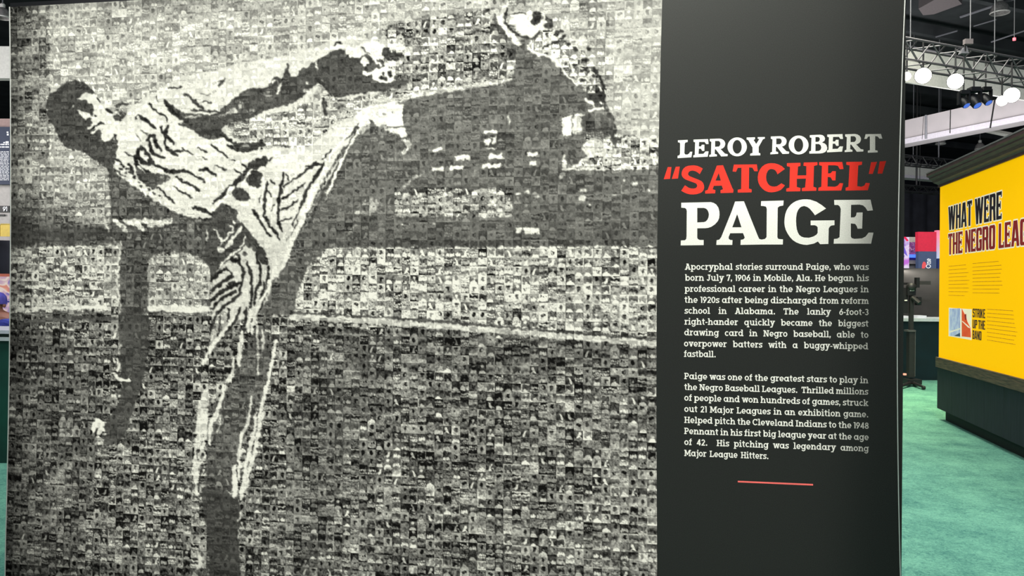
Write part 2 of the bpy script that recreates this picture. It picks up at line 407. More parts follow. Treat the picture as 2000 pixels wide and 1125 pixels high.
# pitching arm and the shade under it
P(.28, "420 224 435 206 452 196 466 186 480 175 492 171 520 170 528 160 539 149 552 152 558 126 563 120 567 150 576 150 586 133 600 131 612 122 618 118 626 112 640 107 645 98 655 97 668 95 676 105 686 112 705 112 712 104 722 100 742 112 748 118 750 130 742 138 742 155 790 156 800 160 792 167 760 175 720 181 680 186 660 191 645 186 638 178 632 164 622 163 606 170 600 182 588 192 573 201 556 205 530 212 505 220 500 226 482 233 450 239 436 246 430 255 440 262 450 270 437 269 420 273 405 273 392 266 376 254 360 246 342 240 360 240 345 226 328 206 326 200 334 202 344 212 356 219 376 221 400 224", .13)
K(.78, 4, "352 214 372 211 392 214 410 217 425 214", 3); K(.70, 3.5, "364 228 378 230 392 226", 2); K(.6, 4, "425 226 440 222 460 216", 2)
K(.80, 5, "548 163 545 172 540 183", 3); E(.72, 597, 178, 6, 3); K(.8, 3.5, "617 117 618 126 620 137", 2); E(.85, 534, 159, 3); E(.75, 600, 162, 3); E(.7, 628, 160, 3)
E(.55, 470, 205, 6, 8); E(.5, 455, 216, 7, 5); E(.5, 488, 216, 7, 5); E(.5, 520, 184, 10, 5)
K(.2, 6, "616 150 622 160 640 172", 3)
P(Wt, "672 90 700 93 708 104 704 112 684 112 675 104"); P(Wt, "655 88 668 88 672 96 660 97 652 94"); K(Bk, 4, "652 88 660 82 668 84", 2); K(Bk, 5, "712 82 720 90 724 94", 3)
P(Wt, "700 80 745 80 748 112 738 118 722 112 712 100 705 90", .2)
E(Wt, 712, 121, 7, 9); E(Bk, 716, 127, 3, 3.5); E(Wt, 738, 100, 7, 6); E(.3, 730, 132, 9, 9); K(Wt, 5, "724 106 733 118 742 128", 4); K(.3, 4, "704 90 714 100 722 106", 2)
P(Wt, "722 150 742 130 758 130 768 138 775 150 770 158 752 162 740 160", .1); E(.22, 748, 152, 8, 5); E(.22, 761, 144, 4, 6); E(.25, 749, 142, 3, 4); E(.3, 772, 152, 4, 4); K(Wt, 5, "712 144 724 144 736 134", 4); E(.85, 712, 142, 4, 3)
P(.24, "744 95 754 91 760 98 766 103 787 101 787 110 768 114 750 117"); P(.92, "752 86 790 84 790 99 768 99 758 92", .15); P(.85, "748 120 790 116 780 128 752 130", .25)
K(.25, 6, "425 168 432 162 438 154", 3); K(.25, 4, "424 160 440 160", 2); K(.2, 4.5, "330 172 342 171 354 170", 3)
K(.24, 7, "358 184 370 187 376 196 386 204 396 212", 4); K(.3, 4, "392 183 412 183", 2); K(.24, 5, "398 200 412 199", 3); K(.24, 4.5, "374 213 396 217 420 217 440 213", 3)
K(.3, 3, "305 188 309 200", 2); K(.2, 5, "320 196 328 202 333 212", 4)
# jersey marks
for w, s in ((3.2, "291 201 298 212 310 219 322 228 328 237"), (7, "322 202 333 215 348 227 367 238"), (5.5, "327 244 325 253 322 262"), (5.5, "314 249 319 262 328 269 339 281"), (4.5, "321 262 323 288 334 296 347 304"),
             (5.5, "287 273 292 265 300 265 303 273 305 282 315 295"), (5, "288 272 294 284 295 296 305 304 320 308"),
             (6.5, "274 286 268 293 268 305 277 315 288 320 294 315 289 302 281 291 274 286"), (7.5, "262 305 265 320 274 331 291 339 306 352"),
             (5.5, "293 313 310 327 325 333 342 335 362 332 377 340 398 354"), (2.6, "264 260 274 275"), (6, "265 229 272 226 285 236 304 250"), (2.6, "277 256 288 262"),
             (3.2, "244 298 262 308"), (4, "226 310 241 325"), (6, "253 320 256 330 259 340"), (3.8, "357 289 375 302"), (3.5, "385 287 403 297"), (3.8, "412 281 426 292 443 306"),
             (3.2, "421 322 440 331"), (5.5, "389 330 404 332 420 341"), (3.2, "342 344 367 359 387 371"), (3.2, "340 364 357 375 374 386"), (3.5, "308 366 324 380 340 396"),
             (5, "376 406 390 408 402 411 413 422"), (4, "445 283 456 290 466 296"), (3.5, "360 353 376 363 390 372"), (3.2, "360 377 375 387"), (3.5, "388 426 412 429"),
             (3.5, "337 297 348 293 358 295"), (4.5, "457 331 468 339"), (4.5, "474 320 481 327"), (3.2, "525 312 532 307"), (4, "430 264 445 272 456 280"), (2.5, "396 306 404 312"), (3, "450 312 458 314")):
    K(.16, w * 1.28, s, w * .9)
E(.85, 268.6, 229.5, 3); K(.82, 3.5, "276 297 281 305 287 312", 2.5); K(.8, 3.5, "300 290 306 298", 2); K(.8, 4, "270 324 278 334 284 340", 3)
P(.30, "262 322 275 332 300 340 318 338 335 345 325 354 312 360 300 370 285 360 268 348"); K(.8, 3, "268 322 276 331 283 337"); E(.45, 322, 345, 10, 6)
for x, y in ((236, 330), (246, 337), (254, 334), (242, 345), (262, 346), (270, 356), (282, 356), (276, 364), (290, 370), (288, 361), (300, 378), (312, 384), (320, 382), (332, 390), (248, 329)):
    E(.22, x, y, 3.5, 2.6)
K(.88, 6, "228 338 250 352 280 372 310 392 340 412", 3)
P(.22, "452 275 475 280 500 275 516 278 520 284 502 290 482 297 466 297 456 289"); E(.4, 480, 285, 9, 4)
P(.2, "411 397 430 378 453 358 474 336 490 314 510 306 526 307 521 322 505 327 498 333 490 331 476 349 458 366 436 384 416 399")
P(.22, "476 349 490 333 504 333 515 346 498 369 483 361"); P(.25, "456 363 463 360 492 382 474 397 450 378"); E(.22, 500, 362, 8, 4)
K(.92, 6, "415 409 432 394 446 376 455 364", 5); K(.9, 5, "480 344 487 336 492 330", 4)
for w, s in ((4, "522 355 519 376 516 398 516 424 523 431"), (5, "554 338 548 364 546 385 541 424"), (4, "618 317 588 340 554 364"), (4, "594 358 567 378 552 387"), (4, "581 391 561 405 548 410"),
             (4.5, "568 427 546 432"), (4.5, "493 409 500 420 509 431"), (4.5, "528 350 536 358"), (3.5, "525 373 531 382"), (5, "645 293 630 309"), (4, "597 325 614 320 630 322"), (5.5, "634 318 603 364 594 385 572 440"),
             (4, "540 425 546 440 552 452"), (4, "522 430 530 445 540 455 546 468"), (3, "534 400 530 410"), (4.5, "500 415 512 440 528 460"), (3, "560 340 562 352"), (3, "510 380 506 395"), (3, "580 432 570 452 560 470")):
    K(.17, w * 1.25, s, w * .85)
K(.28, 7, "700 243 684 262 666 274"); K(.3, 9, "724 234 728 246 728 256", 5); K(.35, 5, "688 270 664 300 646 330 628 362 608 404 586 452 560 506", 4)
K(Wt, 6, "686 252 660 282 640 312 630 334 618 358 606 386 594 420 577 452 562 486 552 520", 5.5); K(.92, 5, "709 237 690 266 675 296 662 324 650 352 639 376", 4.5); K(.7, 3, "639 378 634 394")
K(.25, 3, "700 248 682 276 668 304 652 334 636 366 620 400 600 440", 2.5)
K(Wt, 4.5, "600 402 590 428 578 452 564 494 554 518", 4); K(.85, 3, "590 400 570 450 548 502 532 530", 3)
# knickers below the belt
P(.82, "412 560 430 522 452 506 470 490 482 476 496 488 512 512 524 522 530 545 528 575 512 598 498 618 474 622 452 628 434 634 416 640 412 612", .16)
for w, s in ((6.5, "412 550 426 533 442 524"), (6.5, "413 566 436 549 454 538"), (7, "412 588 430 570 456 555 468 553"), (6, "413 604 436 580 460 568"), (6, "414 628 430 604 446 592 460 580 471 571"),
             (6, "482 512 491 540 492 564 488 604"), (5.5, "498 494 508 524 510 548 500 566 496 596"), (5.5, "464 498 466 512 475 528 472 544 468 572"), (9, "446 505 460 509"), (4.5, "442 520 452 538"), (9, "450 552 462 556"),
             (5, "524 520 522 560 505 610"), (5, "470 600 460 625 440 650"), (4, "446 602 447 622 440 636"), (5, "480 600 478 640 470 660"), (5, "516 550 508 590 500 620")):
    K(.17, w * 1.15, s, w * .85)
P(.25, "498 490 512 500 524 514 520 517 508 512"); E(.3, 489, 476, 10, 8); E(.3, 478, 496, 6, 4)
K(.9, 6, "532 530 524 560 508 590 498 616 490 650", 5); K(.9, 3, "536 536 545 543", 2)
K(.9, 5.5, "455 430 458 436"); K(.88, 4.5, "448 440 456 447 447 458 440 468 432 473"); K(.9, 7, "470 444 460 458 450 471 441 483", 5.5); K(.8, 3.5, "417 447 426 458 434 469 427 484"); K(.75, 4, "402 446 404 456 404 470")
K(.88, 5, "478 464 468 484 450 500 436 512 429 522"); K(.85, 6, "491 454 494 460 497 464"); E(.8, 432, 488, 6, 5)
# both lower legs: shaded trouser with bright streaks
P(.36, "408 850 424 800 444 760 462 720 470 690 500 640 520 640 530 690 518 760 500 800 478 850 462 905 456 968 400 960 402 890", .28)
P(.66, "408 672 412 645 425 612 442 604 446 626 434 648 416 668", .4); K(.25, 4, "430 612 428 640 424 660"); K(.25, 5, "424 606 412 640 410 652")
for lv, w, s in ((.93, 8, "456 620 440 644 412 676 396 712"), (.9, 9, "490 604 487 626 484 646"), (.9, 9, "472 648 468 680 466 712"), (.88, 7, "456 696 454 730 444 744"), (.9, 6.5, "438 754 432 780 426 792 420 822"),
                 (.84, 15, "402 764 394 792 388 824"), (.75, 6, "406 766 405 790 400 822"), (.8, 5, "500 610 502 660 505 704 503 732"), (.8, 5, "512 644 513 662 512 682"), (.93, 6.5, "539 664 534 696 520 756 510 800 504 826"), (.9, 5, "490 774 488 796 480 824"),
                 (.88, 5, "500 802 500 824"), (.9, 6, "406 808 400 850 396 874"), (.92, 8, "422 804 412 826 408 850 409 868"), (.75, 5, "430 806 426 842"), (.9, 6.5, "486 806 480 836 470 848 468 880 466 912 466 936"),
                 (.92, 8, "498 808 498 836 490 864 480 908 476 940 470 970"), (.92, 7, "514 804 504 840 500 878 488 912 480 948"), (.95, 11, "457 912 458 940 460 956 456 974"), (.93, 9, "478 950 470 973"), (.85, 9, "382 946 384 967"), (.7, 10, "420 770 414 785")):
    K(lv, w, s)
P(.88, "388 800 404 800 404 815 396 850 392 870 400 880 402 895 388 905 390 945 378 948 376 900 378 880 382 850 384 820", .16)
E(.3, 386, 880, 5, 4); K(.3, 3, "383 884 386 898"); E(.35, 395, 890, 3, 7)
P(.27, "395 950 420 948 452 965 468 982 469 1020 465 1060 468 1100 470 1160 412 1160 405 1060 398 1000 392 972", .14)
K(.85, 4, "470 1000 468 1014 464 1018"); K(.8, 4, "466 1035 464 1050"); K(.8, 8, "388 1085 392 1095 385 1110")
K(.92, 6, "229 700 232 712 231 724", 4); K(.93, 6, "222 728 228 738 240 743 252 742", 4); E(.2, 227, 727, 3); E(.7, 234, 675, 4)
P(.95, "177 834 182 822 190 816 198 818 205 826 205 831 200 834 205 840 198 843 192 851 188 840 182 846 178 838"); K(.25, 4, "186 846 188 838 192 836"); E(.95, 204, 848.5, 2.2)
# raised glove
P(.36, "1018 76 1042 70 1040 90 1048 104 1064 109 1080 120 1096 140 1118 164 1140 172 1166 176 1185 210 1098 226 1060 260 980 200 1000 160 1012 100 996 92", .2)
P(.64, "1036 84 1052 62 1070 56 1096 66 1118 86 1140 100 1148 110 1152 130 1166 142 1180 166 1178 178 1160 172 1140 170 1126 162 1108 142 1094 122 1076 110 1052 104 1036 96", .65)
P(.30, "1060 26 1075 36 1084 50 1070 58 1058 50"); P(.94, "995 33 1010 26 1030 27 1040 35 1046 48 1055 44 1062 34 1063 55 1055 64 1045 70 1035 72 1025 68 1012 60 1000 50 993 43", .1)
K(.25, 6, "990 18 985 40 990 50 1005 64 1020 72 1034 74"); K(.2, 3.5, "994 29 1010 24 1030 25"); P(.22, "1038 25 1046 20 1056 24 1058 36 1050 49 1040 50 1034 42 1040 38"); K(.3, 5, "1056 60 1048 68 1040 73")
K(.93, 8, "970 32 982 52 1000 70 1014 86", 7); K(.92, 8, "990 8 982 24 974 36", 7); K(.9, 5, "1058 22 1066 40 1058 52", 4); K(.3, 6, "966 26 968 44 980 62 996 78", 4)
K(.94, 4.5, "1032 97 1045 103 1070 108 1090 122 1110 150 1126 166", 4); K(.92, 4, "1036 78 1031 92 1034 97"); K(.22, 4.5, "1104 68 1090 80 1062 92"); K(.22, 4, "1060 92 1068 84 1076 80"); K(.75, 3, "1066 86 1080 76 1098 68")
for x, y, r in ((1145, 117, 5), (1144, 134, 5), (1150, 95, 5), (1124, 96, 5), (1096, 60, 5), (1076, 50, 4), (1160, 148, 5), (1165, 138, 6), (1112, 84, 5), (1075, 40, 4), (1138, 156, 6), (1120, 126, 4), (1104, 125, 3), (1088, 62, 5)):
    E(.22, x, y, r, r * .8)
K(.9, 4, "1124 155 1136 148 1150 158", 3); K(.9, 4, "1115 120 1118 140 1124 150", 3); K(.85, 3, "1134 112 1130 140", 2)
K(.2, 5, "1158 130 1166 138 1174 156 1180 172"); E(.26, 1163, 190, 16, 16); E(.75, 1158, 177, 5, 4); K(.92, 5, "1143 192 1150 198 1160 206"); E(.9, 1173, 200, 2.5, 2); E(.2, 1177, 188, 5, 10)
P(.45, "1138 168 1175 168 1180 180 1140 182", .6); K(.26, 7, "1172 205 1188 216 1196 232 1198 250", 5); K(.32, 12, "1196 238 1196 262 1200 280", 8); K(.9, 5, "1150 215 1166 211 1180 212")
K(.3, 6, "1150 222 1160 240 1162 262", 5); P(.30, "1170 222 1188 222 1188 262 1172 262", .3, False)

# soften very slightly (a printed enlargement), add enlargement grain
def blur(a, s):
    r = int(3 * s) + 1; k = np.exp(-np.arange(-r, r + 1) ** 2 / (2 * s * s)); k /= k.sum()
    p = np.pad(a, r, mode='edge'); o = sum(k[i] * p[i:i + a.shape[0], :] for i in range(2 * r + 1))
    return sum(k[i] * o[:, i:i + a.shape[1]] for i in range(2 * r + 1))
# ragged edges: warp the drawing with small noise
nz1 = blur(rng.standard_normal((CH, CW)).astype(np.float32), 2.2); nz1 /= nz1.std()
nz2 = blur(rng.standard_normal((CH, CW)).astype(np.float32), 2.2); nz2 /= nz2.std()
iy = np.clip((YY - CY0 + nz1 * 1.1), 0, CH - 1).astype(int); ix = np.clip((XX - CX0 + nz2 * 1.1), 0, CW - 1).astype(int)
L = L[iy, ix]; AMP = AMP[iy, ix]
bg = blur(rng.standard_normal((CH, CW)).astype(np.float32), 9); bg /= bg.std()
L = blur(L, 0.75)
auto = np.interp(L, [.1, .3, .36, .5, .65, .8, .95], [.10, .15, .26, .45, .36, .30, .20])
AMP = np.where(AMP < 0, auto, AMP); AMP = np.where((L > .84) | (L < .3), auto, AMP)
L = L + bg * 0.035 * (AMP > .3)

# --- thumbnails of the mosaic (little portraits, team rows, action shots, landscapes) ---
NT, TS = 110, 48
gy0, gx0 = np.mgrid[0:TS, 0:TS] / (TS - 1.0)
gy, gx = gy0, gx0
def sfield(r, s):
    a = r.standard_normal((TS + 40, TS + 40)).astype(np.float32); a = blur(a, s)[20:-20, 20:-20]; return a / (a.std() + 1e-6)
def thumb(i):
    global gx, gy
    r = np.random.default_rng(100 + i); k = i % 8
    gx = gx0 + sfield(r, 5) * .05 + r.uniform(-.08, .08); gy = gy0 + sfield(r, 5) * .05 + r.uniform(-.08, .08)
    dark = r.random() < .45
    bgv = r.uniform(.05, .35) if dark else r.uniform(.6, .95)
    T = np.full((TS, TS), bgv) + (gy - .5) * r.uniform(-.3, .3)
    def el(v, x, y, rx, ry):
        T[((gx - x) / rx) ** 2 + ((gy - y) / ry) ** 2 < 1] = v
    if k in (0, 1, 5):          # portrait
        cx = .5 + r.uniform(-.08, .08); sk = r.uniform(.15, .45); el(r.uniform(.7, 1), cx, 1.02, .42, .40)
        el(sk, cx, .38, r.uniform(.17, .23), r.uniform(.23, .3))
        if r.random() < .6: el(r.choice([.1, .9]), cx, .22, .22, .12)
        if k == 1: el(.75, cx - .05, .42, .1, .14)
    elif k == 2:                # team rows
        for row in range(r.integers(2, 4)):
            for q in range(5):
                x = .1 + q * .2 + (row % 2) * .06; y = .25 + row * .28; el(.92, x, y + .1, .075, .11); el(.15, x, y - .04, .045, .05)
    elif k == 3:                # action figure
        a = r.uniform(-.6, .6)
        d = np.abs((gx - .5) * math.cos(a) + (gy - .5) * math.sin(a)); T[(d < .13) & (gy > .2) & (gy < .9)] = .95
        el(.2, .5 - a * .3, .2, .1, .11); T[(np.abs(gx - gy - r.uniform(-.2, .2)) < .06) & (gx > .45)] = .8
        T[gy > .88] = .3
    elif k == 4:                # landscape bands
        y = 0
        while y < 1:
            h = r.uniform(.08, .3); T[(gy >= y) & (gy < y + h)] = r.uniform(.1, .95); y += h
    elif k == 6:                # framed picture
        T[:] = .85; b_ = (gx > .06) & (gx < .94) & (gy > .08) & (gy < .86); T[b_] = r.uniform(.2, .6); el(r.uniform(.1, .3), .5, .42, .14, .2); el(.85, .5, .75, .2, .1)
    else:                       # two or three players
        for q in range(3):
            x = .2 + q * .3 + r.uniform(-.04, .04); el(.9, x, .68, .13, .26); el(.18, x, .32, .08, .1)
        T[gy > .85] = .25
    T = T + sfield(r, 2.4) * r.uniform(.05, .12) + sfield(r, 6) * .06 + r.normal(0, .09, T.shape)
    return T
TPS = 12                        # samples per mosaic tile
thumbs = np.stack([thumb(i).reshape(TPS, TS // TPS, TPS, TS // TPS).mean((1, 3)) for i in range(NT)])
thumbs = (thumbs - thumbs.mean((1, 2), keepdims=True) * .75 - .125)

TILE = 0.0401
NXm = int(round((BXM - BX0) / TILE)) * TPS; NYm = int(round(BH / TILE)) * TPS
xs = np.linspace(BX0, BXM, NXm + 1); zs = np.linspace(BH, 0, NYm + 1)
Xg, Zg = np.meshgrid(xs, zs)
Xb = bow(Xg, Zg)
U, V_ = unplane(Xb, Zg)
fx = np.clip(U - CX0, 0, CW - 1.001); fy = np.clip(V_ - CY0, 0, CH - 1.001)
def samp(a):
    x0 = fx.astype(int); y0 = fy.astype(int); tx = fx - x0; ty = fy - y0
    return (a[y0, x0] * (1 - tx) + a[y0, x0 + 1] * tx) * (1 - ty) + (a[y0 + 1, x0] * (1 - tx) + a[y0 + 1, x0 + 1] * tx) * ty
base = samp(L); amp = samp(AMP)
ci = np.minimum(np.arange(NXm + 1) // TPS, NXm // TPS - 1); ri = np.minimum(np.arange(NYm + 1) // TPS, NYm // TPS - 1)
tid = rng.integers(0, NT, (NYm // TPS, NXm // TPS)); flip = rng.random(tid.shape) < .5
off = rng.normal(0, .13, tid.shape)
for (a, b_) in ((0, 1),):       # some pictures are printed two tiles wide or tall, keep neighbours equal in tone
    for q in range(500):
        y = rng.integers(0, tid.shape[0] - 1); x = rng.integers(0, tid.shape[1] - 1); off[y, x + 1] = off[y, x]
sub_x = np.arange(NXm + 1) % TPS; sub_y = np.arange(NYm + 1) % TPS
CI, RI = np.meshgrid(ci, ri); SX, SY = np.meshgrid(sub_x, sub_y)
SXf = np.where(flip[RI, CI], TPS - 1 - SX, SX)
Tt = thumbs[tid[RI, CI], SY, SXf] + off[RI, CI]
seam = np.where((SX == 0) | (SY == 0), -.03, 0)
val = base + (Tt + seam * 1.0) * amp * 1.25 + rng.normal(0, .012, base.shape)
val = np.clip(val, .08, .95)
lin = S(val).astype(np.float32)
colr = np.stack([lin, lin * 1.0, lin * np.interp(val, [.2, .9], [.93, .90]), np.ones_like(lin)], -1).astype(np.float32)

def fabric_material(name, attr=None, color=None, diffuse=0.55):
    m = bpy.data.materials.new(name); m.use_nodes = True; nt = m.node_tree; nt.nodes.clear()
    out = nt.nodes.new('ShaderNodeOutputMaterial'); mix = nt.nodes.new('ShaderNodeAddShader')
    tr = nt.nodes.new('ShaderNodeBsdfTranslucent'); df = nt.nodes.new('ShaderNodeBsdfDiffuse')
    mul = nt.nodes.new('ShaderNodeMix'); mul.data_type = 'RGBA'; mul.blend_type = 'MULTIPLY'; mul.inputs['Factor'].default_value = 1
    mul.inputs['B'].default_value = (diffuse, diffuse, diffuse, 1)
    if attr:
        a = nt.nodes.new('ShaderNodeAttribute'); a.attribute_name = attr; src = a.outputs['Color']
    else:
        # woven cloth grain in the ink
        tc = nt.nodes.new('ShaderNodeTexCoord'); nz = nt.nodes.new('ShaderNodeTexNoise'); nz.inputs['Scale'].default_value = 260; nz.inputs['Detail'].default_value = 2
        rp = nt.nodes.new('ShaderNodeValToRGB'); rp.color_ramp.elements[0].position = .3; rp.color_ramp.elements[1].position = .7
        rp.color_ramp.elements[0].color = (*[c * .86 for c in color], 1); rp.color_ramp.elements[1].color = (*[min(1, c * 1.08) for c in color], 1)
        nt.links.new(tc.outputs['Object'], nz.inputs['Vector']); nt.links.new(nz.outputs['Fac'], rp.inputs[0]); src = rp.outputs[0]
    nt.links.new(src, tr.inputs['Color']); nt.links.new(src, mul.inputs['A']); nt.links.new(mul.outputs['Result'], df.inputs['Color'])
    nt.links.new(tr.outputs[0], mix.inputs[0]); nt.links.new(df.outputs[0], mix.inputs[1]); nt.links.new(mix.outputs[0], out.inputs['Surface'])
    return m
M_mosaic = fabric_material('photo_mosaic_print', attr='print', diffuse=.09)
M_column = fabric_material('black_print', color=tuple(S([.118, .12, .114])), diffuse=2.7)
M_letter_white = fabric_material('white_print', color=(.90, .92, .84), diffuse=.1)
M_rule = fabric_material('rule_print', color=rgb(255, 118, 112), diffuse=.1)
M_letter_red = fabric_material('red_print', color=rgb(255, 66, 54), diffuse=.1)

DISPLAY = thing('light_box_display', (-1.0, 0.15, 0), 'tall back-lit fabric display wall with black and white photo mosaic and black text column', 'display')
me = bpy.data.meshes.new('mosaic_print')
nv = (NXm + 1) * (NYm + 1)
co = np.zeros((nv, 3), np.float32); co[:, 0] = Xb.ravel(); co[:, 2] = Zg.ravel()
me.vertices.add(nv); me.vertices.foreach_set('co', co.ravel())
jj, ii = np.mgrid[0:NYm, 0:NXm]; a0 = (jj * (NXm + 1) + ii).ravel()
quads = np.stack([a0, a0 + NXm + 1, a0 + NXm + 2, a0 + 1], -1).astype(np.int32)
nf = len(quads)
me.loops.add(nf * 4); me.loops.foreach_set('vertex_index', quads.ravel())
me.polygons.add(nf); me.polygons.foreach_set('loop_start', np.arange(nf, dtype=np.int32) * 4)
me.update(calc_edges=True)
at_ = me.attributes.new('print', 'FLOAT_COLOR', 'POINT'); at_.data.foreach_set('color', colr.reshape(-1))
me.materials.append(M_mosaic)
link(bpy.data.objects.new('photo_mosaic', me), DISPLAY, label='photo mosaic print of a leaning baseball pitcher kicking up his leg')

# ------------------------------------------------------------------ slab lettering
def font(s=.20, t=.145):
    G = {}
    def Vb(x, y0, y1, w=s): return [(x, y0), (x + w, y0), (x + w, y1), (x, y1)]
    def Hb(x0, x1, y, h=t): return [(x0, y), (x1, y), (x1, y + h), (x0, y + h)]
    def Dg(x0, y0, x1, y1, w=None): w = w or s * 1.12; return [(x0, y0), (x0 + w, y0), (x1 + w, y1), (x1, y1)]
    def Rg(cx, cy, rx, ry=None, a0=0, a1=360, n=None):
        ry = ry or rx; out = []
        span = a1 - a0; k = 2 if span > 200 else 1
        for q in range(k):
            b0 = a0 + span * q / k; b1 = a0 + span * (q + 1) / k; m = n or max(3, int(abs(b1 - b0) / 22))
            A = [math.radians(b0 + (b1 - b0) * i / m) for i in range(m + 1)]
            out.append([(cx + rx * math.cos(a), cy + ry * math.sin(a)) for a in A] +
                       [(cx + (rx - s) * math.cos(a), cy + (ry - t * 1.05) * math.sin(a)) for a in reversed(A)])
        return out
    def Dot(x, y, r): return [(x + r * math.cos(math.radians(a)), y + r * math.sin(math.radians(a))) for a in range(0, 360, 45)]
    xh = .77; r = .385; sf = xh - t * .9; cf = 1 - t * .9; af = 1.05 - t * .9
    G['o'] = (Rg(r, r, r), .81)
    G['c'] = (Rg(r, r, r, None, 42, 318), .72)
    G['e'] = (Rg(r, r, r, None, 0, 318) + [Hb(.1, .76, r - .09, t * .85)], .80)
    G['a'] = (Rg(r, r, r) + [Vb(.62, 0, xh), Hb(.62, .93, 0, t * .9)], .95)
    G['b'] = (Rg(.5, r, r) + [Vb(.08, 0, 1.05), Hb(0, .2, af)], .92)
    G['d'] = (Rg(r, r, r) + [Vb(.6, 0, 1.05), Hb(.48, .7, af), Hb(.7, .93, 0, t * .9)], .95)
    G['g'] = (Rg(r, r, r) + [Vb(.6, 0, xh), Hb(.7, .9, sf)] + Rg(.42, 0, .38, .32, 205, 360), .91)
    G['p'] = (Rg(.5, r, r) + [Vb(.08, -.32, xh), Hb(0, .2, sf), Hb(-.03, .4, -.32)], .92)
    G['q'] = (Rg(r, r, r) + [Vb(.6, -.32, xh), Hb(.48, .92, -.32)], .93)
    G['h'] = ([Vb(.1, 0, 1.05), Hb(0, .2, af), Hb(-.02, .40, 0), Vb(.62, 0, .42), Hb(.52, .93, 0)] + Rg(.49, .42, .33, .35, 0, 180), .95)
    G['n'] = ([Vb(.1, 0, xh), Hb(0, .2, sf), Hb(-.02, .40, 0), Vb(.62, 0, .42), Hb(.52, .93, 0)] + Rg(.49, .42, .33, .35, 0, 180), .95)
    G['m'] = ([Vb(.1, 0, xh), Hb(0, .2, sf), Hb(-.02, .38, 0), Vb(.55, 0, .42), Hb(.47, .82, 0), Vb(1.0, 0, .42), Hb(.92, 1.3, 0)] + Rg(.46, .42, .29, .35, 0, 180) + Rg(.91, .42, .29, .35, 0, 180), 1.33)
    G['u'] = ([Vb(.1, .34, xh), Hb(0, .2, sf), Hb(.5, .66, sf), Vb(.6, 0, xh), Hb(.7, .93, 0)] + Rg(.45, .35, .35, .35, 180, 360), .95)
    G['r'] = ([Vb(.1, 0, xh), Hb(0, .2, sf), Hb(-.02, .45, 0)] + Rg(.46, .39, .34, .38, 52, 170), .64)
    G['i'] = ([Vb(.12, 0, xh), Hb(0, .2, sf), Hb(-.02, .46, 0), Dot(.21, 1.0, .12)], .48)
    G['j'] = ([Vb(.2, -.08, xh), Hb(.06, .25, sf), Dot(.3, .97, .125)] + Rg(.1, -.06, .30, .27, 250, 360), .46)
    G['l'] = ([Vb(.12, 0, 1.05), Hb(0, .2, af), Hb(-.02, .46, 0)], .48)
    G['k'] = ([Vb(.1, 0, 1.05), Hb(0, .2, af), Hb(-.02, .38, 0), Dg(.22, .3, .55, .68, .22), Dg(.62, 0, .34, .42, .22), Hb(.5, .88, 0), Hb(.46, .84, sf)], .88)
    G['s'] = (Rg(.31, .555, .29, .215, 15, 270) + Rg(.33, .225, .31, .225, -165, 90) + [Vb(.0, .0, .2, t), Vb(.5, .57, .77, t)], .66)
    G['t'] = ([Vb(.14, .2, .98), Hb(0, .52, sf)] + Rg(.38, .24, .24, .24, 180, 300), .56)
    G['f'] = ([Vb(.14, 0, .82), Hb(0, .52, sf), Hb(.0, .46, 0)] + Rg(.38, .8, .24, .27, 55, 180), .56)
    G['v'] = ([Dg(.32, 0, .04, xh), Dg(.32, 0, .58, xh), Hb(-.03, .38, sf), Hb(.48, .87, sf)], .84)
    G['w'] = ([Dg(.26, 0, .04, xh, .19), Dg(.28, 0, .5, xh, .19), Dg(.72, 0, .5, xh, .19), Dg(.74, 0, .92, xh, .19), Hb(-.04, .34, sf), Hb(.8, 1.17, sf)], 1.14)
    G['y'] = ([Dg(.32, 0, .04, xh), Dg(.14, -.32, .58, xh), Hb(-.03, .38, sf), Hb(.48, .87, sf), Hb(-.02, .3, -.32)], .84)
    G['x'] = ([Dg(.56, 0, .06, xh), Dg(.06, 0, .56, xh), Hb(-.02, .36, sf), Hb(.48, .84, sf), Hb(-.02, .36, 0), Hb(.48, .88, 0)], .86)
    G['.'] = ([Dot(.19, .11, .13)], .34)
    G[','] = ([Dot(.13, .11, .13), [(.02, -.17), (.12, -.17), (.25, .1), (.1, .1)]], .30)
    G['-'] = ([Hb(.02, .40, .32, t)], .44)
    G['A'] = ([Dg(.04, 0, .38, 1), Dg(.74, 0, .40, 1), Hb(.2, .8, .24, t * .9), Hb(-.04, .36, 0), Hb(.62, 1.04, 0), Hb(.24, .55, cf)], 1.02)
    G['B'] = ([Vb(.1, 0, 1), Hb(0, .5, cf), Hb(0, .5, 0), Hb(.1, .5, .46)] + Rg(.46, .77, .32, .235, -90, 90) + Rg(.48, .28, .34, .285, -90, 90), .88)
    G['C'] = (Rg(.5, .5, .5, .51, 40, 320) + [Vb(.74, .68, 1, t)], .96)
    G['D'] = ([Vb(.1, 0, 1), Hb(0, .45, cf), Hb(0, .45, 0)] + Rg(.42, .5, .46, .5, -90, 90), .94)
    G['E'] = ([Vb(.1, 0, 1), Hb(0, .76, cf), Hb(0, .8, 0), Hb(.1, .6, .44), Vb(.63, .72, 1, t), Vb(.67, 0, .3, t), Vb(.47, .34, .66, t * .85)], .88)
    G['G'] = (Rg(.5, .5, .5, .51, 40, 325) + [Vb(.68, 0, .45, s), Hb(.5, .96, .38), Vb(.74, .68, 1, t)], 1.0)
    G['H'] = ([Vb(.12, 0, 1), Vb(.72, 0, 1), Hb(.2, .8, .43), Hb(0, .42, 0), Hb(0, .42, cf), Hb(.62, 1.04, 0), Hb(.62, 1.04, cf)], 1.06)
    G['I'] = ([Vb(.14, 0, 1), Hb(0, .48, 0), Hb(0, .48, cf)], .52)
    G['J'] = ([Vb(.34, .28, 1), Hb(.18, .68, cf)] + Rg(.26, .3, .28, .3, 195, 360), .70)
